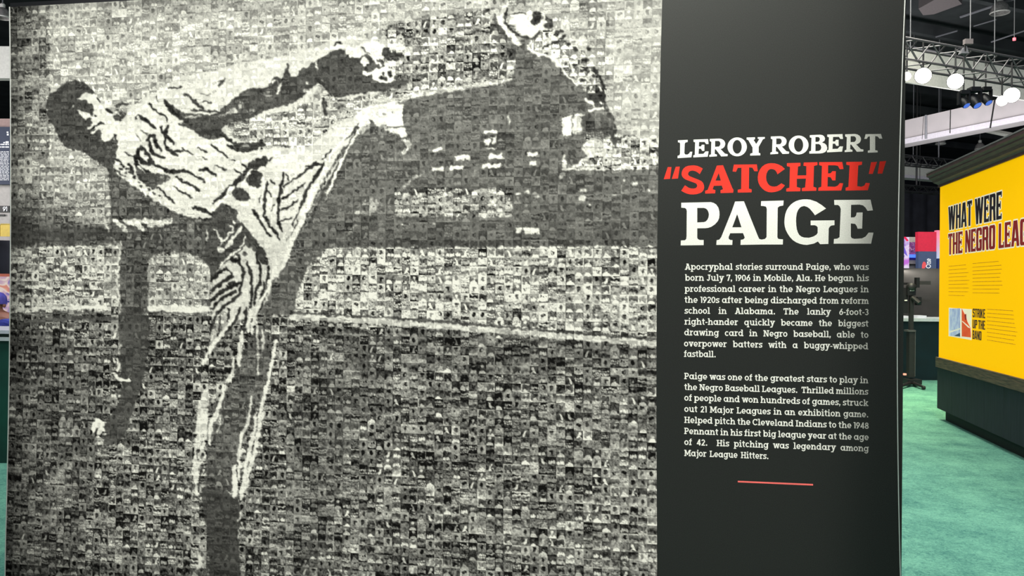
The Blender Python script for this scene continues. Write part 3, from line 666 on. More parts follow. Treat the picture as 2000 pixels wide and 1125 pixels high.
    G['K'] = ([Vb(.12, 0, 1), Hb(0, .42, 0), Hb(0, .42, cf), Dg(.3, .42, .66, .95, .24), Dg(.7, 0, .4, .55, .24), Hb(.6, 1.0, 0), Hb(.56, .98, cf)], 1.0)
    G['L'] = ([Vb(.12, 0, 1), Hb(0, .44, cf), Hb(0, .8, 0), Vb(.66, 0, .34, t)], .84)
    G['M'] = ([Vb(.12, 0, 1, .18), Vb(.98, 0, 1, .18), Dg(.5, .2, .14, 1, .22), Dg(.5, .2, .92, 1, .22), Hb(0, .4, 0), Hb(.86, 1.3, 0), Hb(0, .3, cf), Hb(1.0, 1.3, cf)], 1.3)
    G['N'] = ([Vb(.12, 0, 1, .17), Vb(.76, 0, 1, .17), Dg(.7, 0, .12, 1, .25), Hb(0, .4, 0), Hb(0, .3, cf), Hb(.62, 1.06, cf)], 1.06)
    G['O'] = (Rg(.52, .5, .52, .51), 1.06)
    G['P'] = ([Vb(.1, 0, 1), Hb(0, .5, cf), Hb(-.02, .44, 0), Hb(.1, .5, .38)] + Rg(.48, .69, .34, .315, -90, 90), .86)
    G['R'] = ([Vb(.1, 0, 1), Hb(0, .5, cf), Hb(0, .42, 0), Hb(.1, .5, .42)] + Rg(.47, .715, .33, .29, -90, 90) + [Dg(.64, 0, .38, .48, .24), Hb(.66, .98, 0)], .96)
    G['S'] = (Rg(.4, .73, .38, .275, 20, 270) + Rg(.42, .275, .40, .285, -160, 90) + [Vb(.62, .7, 1, t), Vb(0, 0, .3, t)], .86)
    G['T'] = ([Vb(.34, 0, 1), Hb(0, .88, cf), Vb(0, .7, 1, t), Vb(.88 - t, .7, 1, t), Hb(.2, .68, 0)], .92)
    G['U'] = ([Vb(.1, .36, 1), Vb(.68, .36, 1, s), Hb(0, .4, cf), Hb(.58, .98, cf)] + Rg(.49, .38, .39, .39, 180, 360), 1.0)
    G['W'] = ([Dg(.3, 0, .04, 1), Dg(.32, 0, .56, 1), Dg(.78, 0, .54, 1), Dg(.8, 0, 1.06, 1), Hb(-.04, .38, cf), Hb(.9, 1.34, cf)], 1.32)
    G['0'] = (Rg(.36, .5, .37, .51), .76)
    G['1'] = ([Vb(.16, 0, 1), Hb(0, .2, cf)], .42)
    G['2'] = (Rg(.34, .68, .33, .33, -20, 165) + [Dg(.02, .06, .38, .56, .26), Hb(.02, .68, 0)], .72)
    G['3'] = (Rg(.32, .73, .32, .275, -90, 150) + Rg(.32, .29, .35, .295, -155, 90), .72)
    G['4'] = ([Vb(.42, 0, 1), Hb(0, .74, .2), Dg(.0, .24, .40, 1, .22)], .78)
    G['6'] = (Rg(.36, .34, .35) + [Dg(.02, .38, .4, 1, .24)], .74)
    G['7'] = ([Hb(0, .68, cf), Dg(.14, 0, .44, .9, .23), Vb(0, .74, 1, t)], .70)
    G['8'] = (Rg(.35, .73, .31, .275) + Rg(.35, .28, .36, .29), .74)
    G['9'] = (Rg(.36, .66, .35) + [Dg(.08, 0, .46, .62, .24)], .74)
    return G
FB = font()
def text_width(s, G=FB): return sum(G[c][1] for c in s if c != ' ') + .04 * max(0, len(s) - 1)
def set_text(s, G=FB):           # polygons of one word in units of cap height
    x = 0; out = []
    for c in s:
        pl, adv = G[c]
        out += [[(x + px, py) for px, py in p] for p in pl]; x += adv + .04
    return out

# cut letters out of a sheet: returns vertices, faces and for each face the set of polygons covering it
def partition(polys):
    vs = []; fs = []
    for p in polys:
        if sum(p[i - 1][0] * p[i][1] - p[i][0] * p[i - 1][1] for i in range(len(p))) < 0: p = p[::-1]
        n = len(vs); vs += [Vector((a, b_)) for a, b_ in p]; fs.append(list(range(n, n + len(p))))
    r = delaunay_2d_cdt(vs, [], fs, 1, 1e-6, True)
    return r[0], r[2], r[5]

pl = lambda q, w: plane(q, w)
# headline outlines measured from the display (4.1667 design units per pixel)
def HD(s, dx=0, dy=0, sx=1.0):
    p = prs(s); x0 = p[0][0]
    return [pl(1285 + (x0 + (a - x0) * sx + dx) / 4.16667, 240 + (b_ + dy) / 4.16667) for a, b_ in p]
def ELL(cx, cy, rx, ry): return [pl(1285 + (cx + rx * math.cos(a)) / 4.16667, 240 + (cy + ry * math.sin(a)) / 4.16667) for a in [math.radians(q) for q in range(0, 360, 12)]]
white = []; holes = []; red = []
white += [HD(s) for s in (
 "190 650 430 645 455 652 475 665 492 690 500 720 501 748 498 775 487 800 465 825 435 845 410 854 385 857 320 858 320 935 325 945 340 953 372 953 372 995 185 997 187 957 220 955 230 945 233 925 235 715 230 700 218 692 190 690",
 "628 640 700 638 815 925 825 945 845 950 845 990 672 993 674 952 695 948 707 935 700 915 692 897 588 898 575 930 577 945 590 953 607 954 605 993 475 993 478 955 500 950 515 930 600 720",
 "840 637 1023 632 1020 672 990 678 975 690 972 930 980 945 1018 948 1016 990 840 990 842 950 870 945 884 930 886 700 880 682 862 677 838 675",
 "1150 628 1178 623 1210 622 1240 625 1290 642 1335 670 1368 697 1278 752 1264 732 1250 715 1235 698 1215 684 1190 676 1170 681 1155 690 1140 710 1130 735 1125 768 1124 800 1126 835 1130 865 1138 890 1150 912 1168 926 1190 933 1230 935 1265 925 1290 910 1300 895 1300 850 1290 838 1275 833 1243 833 1243 795 1437 793 1437 832 1410 836 1398 845 1390 860 1387 985 1320 987 1302 965 1270 982 1215 993 1185 991 1155 984 1125 972 1098 954 1075 930 1055 900 1040 870 1032 840 1029 810 1031 775 1036 745 1046 715 1060 690 1078 668 1100 650 1125 636",
 "1434 628 1730 625 1750 712 1705 716 1690 690 1670 672 1640 665 1572 667 1570 770 1600 768 1612 755 1618 730 1666 729 1662 860 1625 861 1618 840 1605 822 1570 818 1570 925 1578 938 1600 944 1660 940 1690 925 1715 893 1754 893 1735 983 1430 983 1433 945 1460 942 1478 930 1488 700 1480 680 1465 668 1436 668",
 "163 142 242 138 242 155 224 160 218 170 215 246 222 257 240 258 255 248 262 235 280 235 272 280 160 287 160 268 174 264 180 252 181 170 177 160 163 158",
 "722 119 790 117 790 133 778 138 800 172 825 132 812 128 812 116 870 115 870 128 855 133 820 195 820 243 833 248 833 264 750 266 752 250 770 245 770 200 735 140 722 135",
 "1236 100 1320 96 1340 100 1353 110 1360 125 1356 145 1335 160 1358 168 1372 182 1378 203 1375 220 1362 237 1340 246 1315 249 1232 250 1232 232 1246 228 1250 122 1236 118",
 "1690 92 1815 90 1826 128 1802 128 1788 110 1768 108 1768 222 1788 226 1788 240 1708 243 1708 226 1725 222 1725 110 1710 112 1700 130 1680 130")]
E_ = "290 136 408 132 412 172 392 172 380 155 335 155 333 192 350 192 358 178 378 178 378 228 360 228 350 210 333 210 330 253 370 252 388 232 412 232 405 275 288 281 288 265 300 260 303 158 290 154"
R_ = "422 131 500 128 520 132 535 141 545 155 548 170 545 185 538 198 525 208 510 213 545 250 568 255 566 271 515 273 470 215 463 215 462 252 480 258 480 272 418 276 418 262 432 256 435 155 422 148"
RH = "465 147 495 147 505 155 509 168 507 180 497 193 465 195"
white += [HD(E_), HD(E_, 1088, -41, 1.05), HD(R_), HD(R_, 497, -20, 1.02), HD(R_, 1102, -38, 1.02)]
holes += [HD(RH), HD(RH, 498, -20, 1.02), HD(RH, 1103, -38, 1.02),
          HD("320 692 375 692 392 698 404 710 412 728 415 745 412 768 403 788 390 802 372 808 320 810"), HD("645 742 605 850 680 850"),
          HD("1282 115 1305 115 1315 121 1318 132 1314 146 1304 154 1282 155"), HD("1282 172 1310 172 1324 182 1330 200 1325 218 1310 228 1282 230")]
white += [ELL(645, 195, 79, 77), ELL(1145, 180, 81, 77)]; holes += [ELL(645, 195, 37, 56), ELL(1145, 180, 37, 56)]
red += [HD(s) for s in (
 "80 360 110 360 98 455 48 458", "145 358 178 356 163 452 113 456", "1735 320 1783 317 1748 415 1716 415", "1805 314 1857 310 1826 413 1788 413",
 "365 372 340 417 325 404 310 395 295 390 280 388 262 391 250 400 245 415 248 426 260 435 310 455 335 465 355 475 368 490 375 510 376 530 370 548 358 562 345 570 318 579 290 582 260 581 235 575 212 565 190 552 220 508 250 528 270 534 290 535 308 531 318 520 320 508 314 496 305 490 250 470 225 460 210 450 198 436 193 420 194 402 200 385 210 370 225 358 245 350 270 347 295 346 320 350 344 360",
 "480 348 530 345 605 530 615 545 612 568 510 571 510 548 530 540 520 510 455 512 445 540 468 548 465 573 385 575 385 553 405 545",
 "618 340 805 338 812 393 785 393 770 365 742 362 740 535 763 542 762 565 650 567 650 545 678 538 680 365 650 366 635 398 608 395",
 "1033 375 973 418 966 400 955 385 938 377 920 375 905 380 895 390 884 412 880 440 883 470 895 495 910 511 930 518 950 519 970 515 1005 492 1033 508 1018 528 1000 545 975 556 950 562 925 565 900 563 872 552 850 535 832 514 820 490 814 465 813 440 818 408 830 380 848 356 870 340 895 331 920 328 952 330 980 338 1008 352",
 "1050 328 1160 325 1160 350 1140 355 1135 428 1208 427 1208 352 1185 348 1187 323 1298 320 1298 343 1270 350 1265 520 1290 528 1288 552 1172 555 1172 532 1198 525 1205 453 1130 455 1130 522 1160 530 1158 556 1045 558 1045 535 1070 528 1075 358 1050 352",
 "1312 320 1500 318 1510 375 1480 377 1465 350 1440 345 1385 345 1384 412 1405 410 1420 393 1448 393 1445 468 1420 468 1405 442 1382 440 1380 518 1440 520 1462 512 1480 490 1508 492 1492 550 1305 552 1307 528 1330 520 1335 350 1312 343",
 "1533 318 1662 316 1660 340 1630 347 1622 515 1655 520 1680 510 1692 488 1725 490 1708 548 1527 551 1528 528 1550 520 1560 347 1533 340")]
holes += [HD("495 408 468 470 512 470")]
rule = [[pl(1441, 939), pl(1588, 945.2), pl(1588, 948.4), pl(1441, 942)]]

LINES = [  # text, baseline at left and right, right end (pixels of the photograph)
 (1, "Apocryphal stories surround Paige, who was", 1338, 527, 1697, 527.3), (1, "born July 7, 1906 in Mobile, Ala. He began his", 1338, 548.4, 1697, 549.2),
 (1, "professional career in the Negro Leagues in", 1337.5, 570, 1697, 571), (1, "the 1920s after being discharged from reform", 1337, 591.4, 1697, 593.6),
 (1, "school in Alabama. The lanky 6-foot-3", 1337, 612.6, 1697, 615.6), (1, "right-hander quickly became the biggest", 1337, 634, 1696.5, 638),
 (1, "drawing card in Negro baseball, able to", 1336.5, 655, 1696.5, 660), (1, "overpower batters with a buggy-whipped", 1336, 676.6, 1696, 682.4), (1, "fastball.", 1336, 697, 1398, 698),
 (2, "Paige was one of the greatest stars to play in", 1336.5, 740.4, 1696, 748.8), (2, "the Negro Baseball Leagues.  Thrilled millions", 1336.5, 761.6, 1696, 771),
 (2, "of people and won hundreds of games, struck", 1336.5, 782.5, 1696, 793.2), (2, "out 21 Major Leagues in an exhibition game.", 1336.5, 804.4, 1696, 815.4),
 (2, "Helped pitch the Cleveland Indians to the 1948", 1336.5, 826, 1697, 837.6), (2, "Pennant in his first big league year at the age", 1336.5, 847.6, 1697, 860),
 (2, "of 42.  His pitching was legendary among", 1336.5, 869, 1697, 882), (2, "Major League Hitters.", 1336.5, 890.6, 1501, 896.8)]
para = []
CAP = 12.1
for blk, s, x0, y0, x1, y1 in LINES:
    words = s.split(' ')
    hs = 0.895
    tot = sum(text_width(w) for w in words) * CAP * hs
    gaps = len(words) - 1
    full = x1 - x0 > 300
    if full and tot > (x1 - x0) - gaps * 4.0: hs *= ((x1 - x0) - gaps * 4.0) / tot
    if not full: hs *= (x1 - x0 - gaps * 6.2) / tot
    tot = sum(text_width(w) for w in words) * CAP * hs
    gap = (x1 - x0 - tot) / max(1, gaps)
    x = x0
    for w in words:
        if w:
            para.append([])
            for p in set_text(w):
                q = []
                for a, b_ in p:
                    X = x + a * CAP * hs; yb = y0 + (y1 - y0) * (X - x0) / (x1 - x0)
                    q.append(pl(X, yb - b_ * CAP))
                para[-1].append(q)
            x += text_width(w) * CAP * hs
        x += gap

def outline():
    zz = [BH * i / 24 for i in range(25)]
    return [(float(bow(BXM, z)), z) for z in zz] + [(float(bow(BX1, z)), z) for z in reversed(zz)]
small = [p for p in white if sum(q[1] for q in p) / len(p) > plane(1500, 330)[1]]
large = [p for p in white if p not in small]
groups = [('headline_lettering', small, M_letter_white, 'first white line in slab capitals'), ('headline_lettering', large, M_letter_white, 'largest white slab capitals'), ('nickname_lettering', red, M_letter_red, 'red slab capitals in quotation marks')]
for i_, ln in enumerate(para): groups.append(('printed_word', ln, M_letter_white, None))
groups.append(('rule', rule, M_rule, 'thin red line'))
panel = outline()
allp = [panel]; own = [0]
for gi, (nm, ps, _, _) in enumerate(groups):
    allp += ps; own += [gi + 1] * len(ps)
allp += holes; own += [-1] * len(holes)
vv, ff, orig = partition(allp)
buckets = {}
for f, o in zip(ff, orig):
    ids = [own[i] for i in o]
    g = [i for i in ids if i > 0]
    k = 0 if (not g or -1 in ids) else g[0]
    buckets.setdefault(k, []).append(f)
def sub(name, faces, m, lab=None):
    used = {}; V2 = []; F2 = []
    for f in faces:
        q = []
        for i in f:
            if i not in used: used[i] = len(V2); V2.append((vv[i].x, 0.0, vv[i].y))
            q.append(used[i])
        a, b_, c = (Vector(V2[t]) for t in q[:3])
        if (b_ - a).cross(c - a).y > 0: q.reverse()
        F2.append(tuple(q))
    return mesh_ob(name, V2, F2, m, DISPLAY, label=lab)
sub('text_column', buckets[0], M_column, 'plain black fabric column printed beside the mosaic')
for i, (nm, _, m, lab) in enumerate(groups):
    if i + 1 in buckets: sub(nm, buckets[i + 1], m, lab)

# the box behind: back panel, side walls with pale edge profile
M_box = mat('box_white_inside', rgb(225, 225, 225), 0.7)
M_boxside = mat('box_side', rgb(18, 18, 20), 0.6)
M_edge = mat('leak_lit_edge', rgb(236, 236, 226), 0.5)  # near-white stands in for light leaking at the fabric edge
b = MB(); b.bb((BX0 + .01, .26, 0.0), (BX1 - .01, .30, BH)); b.build('back_panel', M_boxside, DISPLAY)
def side(x_of, sgn, name):
    b = MB(); n = 20; w = 0.006
    for i in range(n):
        z0 = BH * i / n; z1 = BH * (i + 1) / n; a0 = float(bow(x_of, z0)); a1 = float(bow(x_of, z1))
        o0 = a0 + sgn * w; o1 = a1 + sgn * w
        p = [(a0, .0, z0), (o0, .0, z0), (o0, .28, z0), (a0, .28, z0), (a1, .0, z1), (o1, .0, z1), (o1, .28, z1), (a1, .28, z1)]
        b.poly(p, [(0, 1, 5, 4), (1, 2, 6, 5), (2, 3, 7, 6), (3, 0, 4, 7)])
    b.build(name, M_boxside, DISPLAY)
    b = MB(); w = 0.0028
    for i in range(n):
        z0 = BH * i / n; z1 = BH * (i + 1) / n; a0 = float(bow(x_of, z0)); a1 = float(bow(x_of, z1))
        o0 = a0 + sgn * w; o1 = a1 + sgn * w
        p = [(a0 - sgn * .001, -.004, z0), (o0, -.004, z0), (o0, .012, z0), (a1 - sgn * .001, -.004, z1), (o1, -.004, z1), (o1, .012, z1)]
        b.poly(p, [(0, 1, 4, 3), (1, 2, 5, 4), (2, 0, 3, 5)])
    b.build('edge_profile', M_edge, DISPLAY)
side(BX0, -1, 'side_panel'); side(BX1, 1, 'side_panel')
MB().bb((BX0, .0, BH), (BX1, .28, BH + .02)).build('top_panel', M_boxside, DISPLAY)
MB().bb((BX0, .0, 0.0), (BX1, .28, .012)).build('bottom_panel', M_boxside, DISPLAY)

# ------------------------------------------------------------------ yellow exhibit wall on the right
W0 = EYE + RT * 5.365 + FW * 9.9; W0.z = 0            # far end of the wall face
WD = (RT * -0.49 + FW * -2.36).normalized()           # runs towards the viewer
WN = WD.cross(UP).normalized()
if WN.dot(EYE - W0) < 0: WN = -WN
WL = 4.6
def wallp(s, z, out=0.0): return W0 + WD * s + WN * out + UP * z
def yw(px, py):
    r = ray(px, py); k = (W0 - EYE).dot(WN) / r.dot(WN); p = EYE + r * k
    return (p - W0).dot(WD), p.z
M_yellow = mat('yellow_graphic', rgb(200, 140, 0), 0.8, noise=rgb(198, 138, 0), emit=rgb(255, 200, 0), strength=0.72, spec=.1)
M_crown = mat('crown_wood', rgb(92, 66, 66), 0.5, noise=rgb(66, 46, 48), scale=8, stretch=(1, 1, 10))
M_ledge = mat('ledge_wood', rgb(106, 84, 66), 0.6, noise=rgb(60, 48, 38), scale=6, stretch=(1, 1, 14), bump=.3)
M_base = mat('base_navy_boards', rgb(30, 30, 44), 0.7, noise=rgb(14, 15, 26), scale=9, stretch=(6, 6, .35))
M_plinth = mat('plinth_black', rgb(14, 24, 20), 0.8)
M_inkdark = mat('ink_black', rgb(40, 24, 40), 0.7); M_inkred = mat('ink_red', rgb(176, 34, 38), 0.7)
M_inkwhite = mat('ink_white', rgb(255, 244, 214), 0.7, emit=rgb(255, 244, 214), strength=.35)
M_inkbrown = mat('ink_brown', rgb(150, 108, 20), 0.7, emit=rgb(160, 116, 10), strength=.3)
ZT = yw(1836, 366)[1]; ZB = yw(1836, 698)[1]; ZL = yw(1836, 717)[1]; ZP = 0.135
EX = thing('exhibit_wall', wallp(0.5, 0, -.3), 'yellow graphic exhibit wall with dark crown moulding and navy base, at right', 'wall')
def slab(name, s0, s1, z0, z1, out, depth, m, **kw):
    b = MB(); c = wallp((s0 + s1) / 2, (z0 + z1) / 2, out - depth / 2)
    b.box(c, WD * (s1 - s0) / 2, WN * depth / 2, UP * (z1 - z0) / 2); return b.build(name, m, EX, **kw)
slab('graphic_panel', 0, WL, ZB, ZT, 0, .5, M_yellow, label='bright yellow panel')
slab('ledge', -.01, WL, ZL, ZB, .035, .5, M_ledge, label='weathered brown wooden ledge')
nb = 9
for i in range(nb):
    slab('base_board', WL * i / nb + .002 - (.01 if i == 0 else 0), WL * (i + 1) / nb - .002, ZP, ZL, .012, .5, M_base)
slab('plinth', .08, WL, 0, ZP, -.06, .4, M_plinth)
# crown: stepped profile run along the face and returned round the far end
zc = yw(1836, 366)[1]
prof = [(0, zc), (.02, zc), (.02, zc + .03), (.035, zc + .045), (.06, zc + .06), (.075, zc + .09), (.10, zc + .115), (.10, zc + .13), (.125, zc + .15), (.125, zc + .185), (0, zc + .185)]
vs = []; fs = []
ends = [WL, -.0]
for e, (sv) in enumerate((WL, 0)):
    for o, z in prof:
        vs.append(wallp(sv - (o if e else 0), z, o))
for o, z in prof: vs.append(wallp(-o, z, -.5))
n = len(prof)
for k in range(2):
    for i in range(n):
        j = (i + 1) % n; fs.append((k * n + i, k * n + j, (k + 1) * n + j, (k + 1) * n + i))
fs.append(tuple(range(n)))
mesh_ob('crown_moulding', vs, fs, M_crown, EX, label='dark brown stepped crown')
slab('top_cap', -.125, WL, zc + .185, zc + .2, .13, .62, mat('cap_grey', rgb(120, 116, 116), .5), label='thin grey cap')

# lettering on the wall
def wall_text(name, words, s0, s1, zb, zt, m, G, out, gapu=.27, fat=0.0, lab=None):
    tot = sum(text_width(w, G) for w in words) + gapu * (len(words) - 1)
    k = (s1 - s0) / tot; h = zt - zb; polys = []; x = s0
    for w in words:
        for p in set_text(w, G):
            q = [(x + a * k, zb + b_ * h) for a, b_ in p]
            if fat:
                for dx, dz in ((fat, 0), (-fat, 0), (0, fat), (0, -fat), (fat * .7, fat * .7), (-fat * .7, fat * .7), (fat * .7, -fat * .7), (-fat * .7, -fat * .7)):
                    polys.append([(a + dx, b_ + dz) for a, b_ in q])
            else: polys.append(q)
        x += (text_width(w, G) + gapu) * k
    V2, F2, O2 = partition(polys); F2 = [f for f, o in zip(F2, O2) if o]
    return mesh_ob(name, [wallp(v_.x, v_.y, out) for v_ in V2], [tuple(f) for f in F2], m, EX, label=lab)
def blockfont():
    G = {}; w = .50; s = .185; t = .125
    def R(x0, x1, y0, y1): return [(x0, y0), (x1, y0), (x1, y1), (x0, y1)]
    def D(x0, y0, x1, y1, q=s): return [(x0, y0), (x0 + q, y0), (x1 + q, y1), (x1, y1)]
    def arc(x0, x1, y0, y1, top):      # rounded cap of a tall letter
        c = .09; yy = (lambda v: v) if top else (lambda v: y0 + y1 - v)
        return [(x0, yy(y0)), (x0 + s, yy(y0)), (x0 + s + .02, yy(y1 - t)), (x1 - s - .02, yy(y1 - t)), (x1 - s, yy(y0)), (x1, yy(y0)), (x1, yy(y1 - c)), (x1 - c * .7, yy(y1)), (x0 + c * .7, yy(y1)), (x0, yy(y1 - c))]
    G['W'] = ([D(.14, 0, 0, 1), D(.16, 0, .26, 1, .16), D(.44, 0, .32, 1, .16), D(.46, 0, .60, 1)], .80)
    G['H'] = ([R(0, s, 0, 1), R(w - s, w, 0, 1), R(0, w, .43, .43 + t)], w)
    G['A'] = ([D(0, 0, .15, 1), D(.39, 0, .24, 1), R(.1, .45, .2, .2 + t), R(.17, .40, 1 - t, 1)], .57)
    G['T'] = ([R(.14, .14 + s, 0, 1), R(0, .47, 1 - t, 1), R(0, .08, .8, 1), R(.39, .47, .8, 1)], .47)
    G['E'] = ([R(0, s, 0, 1), R(0, .44, 1 - t, 1), R(0, .44, 0, t), R(0, .36, .45, .45 + t), R(.36, .44, .8, 1), R(.36, .44, 0, .2), R(.29, .36, .38, .65)], .44)
    G['R'] = ([R(0, s, 0, 1), arc(0, w, .5, 1, True), R(.1, .44, .42, .42 + t), R(w - s, w, .5, .75), D(w - s + .02, 0, w - s - .03, .46), R(w - s - .02, w - .02, .4, .55)], .52)
    G['N'] = ([R(0, .16, 0, 1), R(w - .16, w, 0, 1), D(w - .19, 0, 0, 1, .19)], w)
    G['O'] = ([arc(0, w, .5, 1, True), arc(0, w, 0, .5, False)], w)
    G['G'] = ([arc(0, w, .5, 1, True), arc(0, w, 0, .5, False), R(.26, w, .36, .36 + t), R(w - s, w, .1, .48)], w)
    G['G'][0][0] = [(0, .5), (s, .5), (s + .02, 1 - t), (w - s, 1 - t), (w - s, .68), (w, .68), (w, .91), (w - .06, 1), (.06, 1), (0, .91)]
    G['L'] = ([R(0, s, 0, 1), R(0, .42, 0, t), R(.34, .42, 0, .24)], .42)
    G['U'] = ([R(0, s, .4, 1), R(w - s, w, .4, 1), arc(0, w, 0, .5, False)], w)
    G['S'] = ([arc(0, w, .7, 1, True), R(0, s, .52, .8), R(.05, w - .05, .44, .44 + t * 1.2), R(w - s, w, .2, .5), arc(0, w, 0, .3, False)], w)
    G['I'] = ([R(0, s, 0, 1)], s)
    G['K'] = ([R(0, s, 0, 1), D(.12, .4, w - s + .02, 1), D(w - s + .02, 0, .14, .6)], .52)
    G['P'] = ([R(0, s, 0, 1), arc(0, w, .5, 1, True), R(.1, .46, .40, .40 + t), R(w - s, w, .47, .75)], w)
    G['B'] = ([R(0, s, 0, 1), arc(0, w, .55, 1, True), arc(0, w, 0, .5, False), R(.1, .44, .45, .45 + t), R(w - s, w, .53, .7), R(w - s, w, .3, .47)], w)
    G['D'] = ([R(0, s, 0, 1), arc(0, w, .5, 1, True), arc(0, w, 0, .5, False)], w)
    return G
GC = blockfont()
s0, _ = yw(1852.5, 430); s1, _ = yw(1957, 400)
za = (yw(1853, 447)[1] + yw(1956, 431)[1]) / 2; zb_ = (yw(1853, 405)[1] + yw(1956, 373)[1]) / 2
s2, _ = yw(1991.5, 450); zc2 = (yw(1853, 500)[1] + yw(1990, 477)[1]) / 2; zd2 = (yw(1853, 458)[1] + yw(1990, 428)[1]) / 2
tw = lambda ws, g=.27: sum(text_width(w, GC) for w in ws) + g * (len(ws) - 1)
s3 = s0 + (s2 - s0) * tw(['THE', 'NEGRO', 'LEAGUES']) / tw(['THE', 'NEGRO', 'LEA'])
for f_at, m, o, nm in ((.014, M_inkwhite, .0012, 'letter_outline'), (0, None, .0024, 'lettering')):
    wall_text(nm, ['WHAT', 'WERE'], s0, s1, za, zb_, m or M_inkdark, GC, o, fat=f_at, lab=None if f_at else 'black condensed capitals')
    wall_text(nm, ['THE', 'NEGRO', 'LEAGUES'], s0, s3, zc2, zd2, m or M_inkred, GC, o, fat=f_at, lab=None if f_at else 'red condensed capitals')
for w, ya, yb in ((['STRIKE'], 619.5, 602.5), (['UP', 'THE'], 641, 624), (['BAND'], 662, 645)):
    sa, _ = yw(1900, 630); sb, _ = yw(1924.5 if w[0] != 'BAND' else 1917.5, 630)
    wall_text('lettering', w, sa, sb, yw(1900, ya)[1], yw(1900, yb)[1], M_inkdark, GC, .002, gapu=.2)
def lines_block(x0, rows, seed):
    r = random.Random(seed)
    for (xe, yl, yr) in rows:
        sa, z0 = yw(x0, yl); sb, z1 = yw(xe, yr); b = MB(); s = sa; zz = (z0 + z1) / 2
        while s < sb - .01:
            w = min(r.uniform(.012, .045), sb - s)
            b.poly([wallp(s, zz - .003, .0015), wallp(s + w, zz - .003, .0015), wallp(s + w, zz + .003, .0015), wallp(s, zz + .003, .0015)], [(0, 1, 2, 3)])
            s += w + .009
        b.build('small_print', M_inkbrown, EX, kind='stuff')
lines_block(1853, [(1887 + d, 520.5 + i * 7.2, 516.8 + i * 7.2 + i * .2) for i, d in enumerate((0, 2, 5, 1, 6, 3, 5, 4, -3))], 1)
lines_block(1900, [(1952 + d, 515.5 + i * 7.3, 509.5 + i * 7.6) for i, d in enumerate((-1, 4, 6, 3, 1, 5, 6, 0, 0))], 2)
lines_block(1928, [(1980 + d, 605 + i * 7.6, 606 + i * 8.1) for i, d in enumerate((0, 0, 1, 3, 4, 7, 6, 2, 5))], 3)
# the two-part picture
def quad(name, x0, x1, y0, y1, m, out, parent=EX, **kw):
    sa, za_ = yw(x0, y1); sb, zb3 = yw(x1, y1); zt_ = yw(x0, y0)[1]
    return MB().poly([wallp(sa, za_, out), wallp(sb, za_, out), wallp(sb, zt_, out), wallp(sa, zt_, out)], [(0, 1, 2, 3)]).build(name, m, parent, **kw)
pic = quad('picture', 1853, 1898, 601, 656.5, M_inkwhite, .002, label='small split picture, blue left half and orange right half')
M_pb = mat('print_blue', rgb(150, 164, 206), .7, noise=rgb(226, 232, 244), scale=16, stretch=(1, 1, .6), emit=rgb(170, 184, 220), strength=.3); M_pb2 = mat('print_slate', rgb(86, 110, 142), .7)
M_po = mat('print_orange', rgb(240, 100, 50), .7, noise=rgb(206, 66, 36), scale=14, emit=rgb(240, 90, 40), strength=.35)
def wpoly(name, pts, m, out, parent):
    P3 = [yw(x, y) for x, y in pts]
    return MB().poly([wallp(a, b_, out) for a, b_ in P3], [tuple(range(len(P3)))]).build(name, m, parent)
wpoly('picture_half', [(1855, 603), (1876, 602), (1876, 641), (1855, 647)], M_pb, .0035, pic)
wpoly('picture_half', [(1855, 650), (1876, 643), (1876, 657), (1855, 655.5)], M_pb, .0035, pic)
wpoly('picture_half', [(1864, 656), (1876, 650), (1876, 657.5)], M_pb2, .005, pic)
wpoly('picture_half', [(1879, 602), (1884, 612), (1887, 618), (1890, 628), (1896, 640), (1897, 659), (1879, 657)], M_po, .0035, pic)
wpoly('picture_half', [(1879, 627), (1881, 627), (1894, 638), (1896, 641), (1892, 640)], M_inkwhite, .005, pic)
wpoly('picture_half', [(1885, 614), (1888, 613), (1888.5, 624), (1886, 625)], M_inkred, .005, pic)

# ------------------------------------------------------------------ trusses and lights
def truss(p, q, w, label, nseg, rad=.02, upv=UP, hgt=None, group='lighting trusses'):
    d = (q - p); Lh = d.length; d.normalize(); sd = d.cross(UP).normalized(); h = hgt or w
    t = thing('lighting_truss', p, label, 'truss', group)
    cs = [p, p + sd * w, p - UP * h, p - UP * h + sd * w]
    for c in cs: MB().rod(c, c + d * Lh, rad, 6).build('chord', M_steel, t)
    st = Lh / nseg
    for i in range(nseg):
        a = d * (i * st); c = d * ((i + 1) * st)
        for s in (0, 1):
            A0, B0 = (cs[s], cs[s + 2]) if i % 2 else (cs[s + 2], cs[s])
            MB().rod(A0 + a, B0 + c, rad * .6, 5).build('brace', M_steel, t)
        A0, B0 = (cs[0], cs[1]) if i % 2 else (cs[1], cs[0])
        MB().rod(A0 + a, B0 + c, rad * .6, 5).build('brace', M_steel, t)
        MB().rod(cs[2 + i % 2] + a, cs[3 - i % 2] + c, rad * .6, 5).build('brace', M_steel, t)
    return t
T0 = at(1762, 93, 14.0)
big = truss(T0 - AX2 * .8, T0 + AX2 * 6.0, .42, 'large aluminium lighting truss carrying the bright spotlights', 20, .022, hgt=.36)
for q_ in (.2, 2.4, 4.6):
    c_ = T0 + AX2 * q_; MB().rod(c_, Vector((c_.x, c_.y, 9.6)), .008, 6).build('hanging_cable', M_pipe, big)
T1 = at(1758, 306, 24.0)
tt = truss(T1 - AX2 * 1.0, T1 + AX2 * 1.95, .3, 'black lighting truss hanging in front of the lower white soffit', 13, .022, hgt=.26)
T2 = at(1758, 363, 26.0)
tt2 = truss(T2 - AX2 * 1.0, T2 + AX2 * 1.7, .28, 'low truss hanging above the black drapes', 11, .022, hgt=.2)
for t in (tt, tt2):
    for c in t.children:
        c.data.materials[0] = M_black
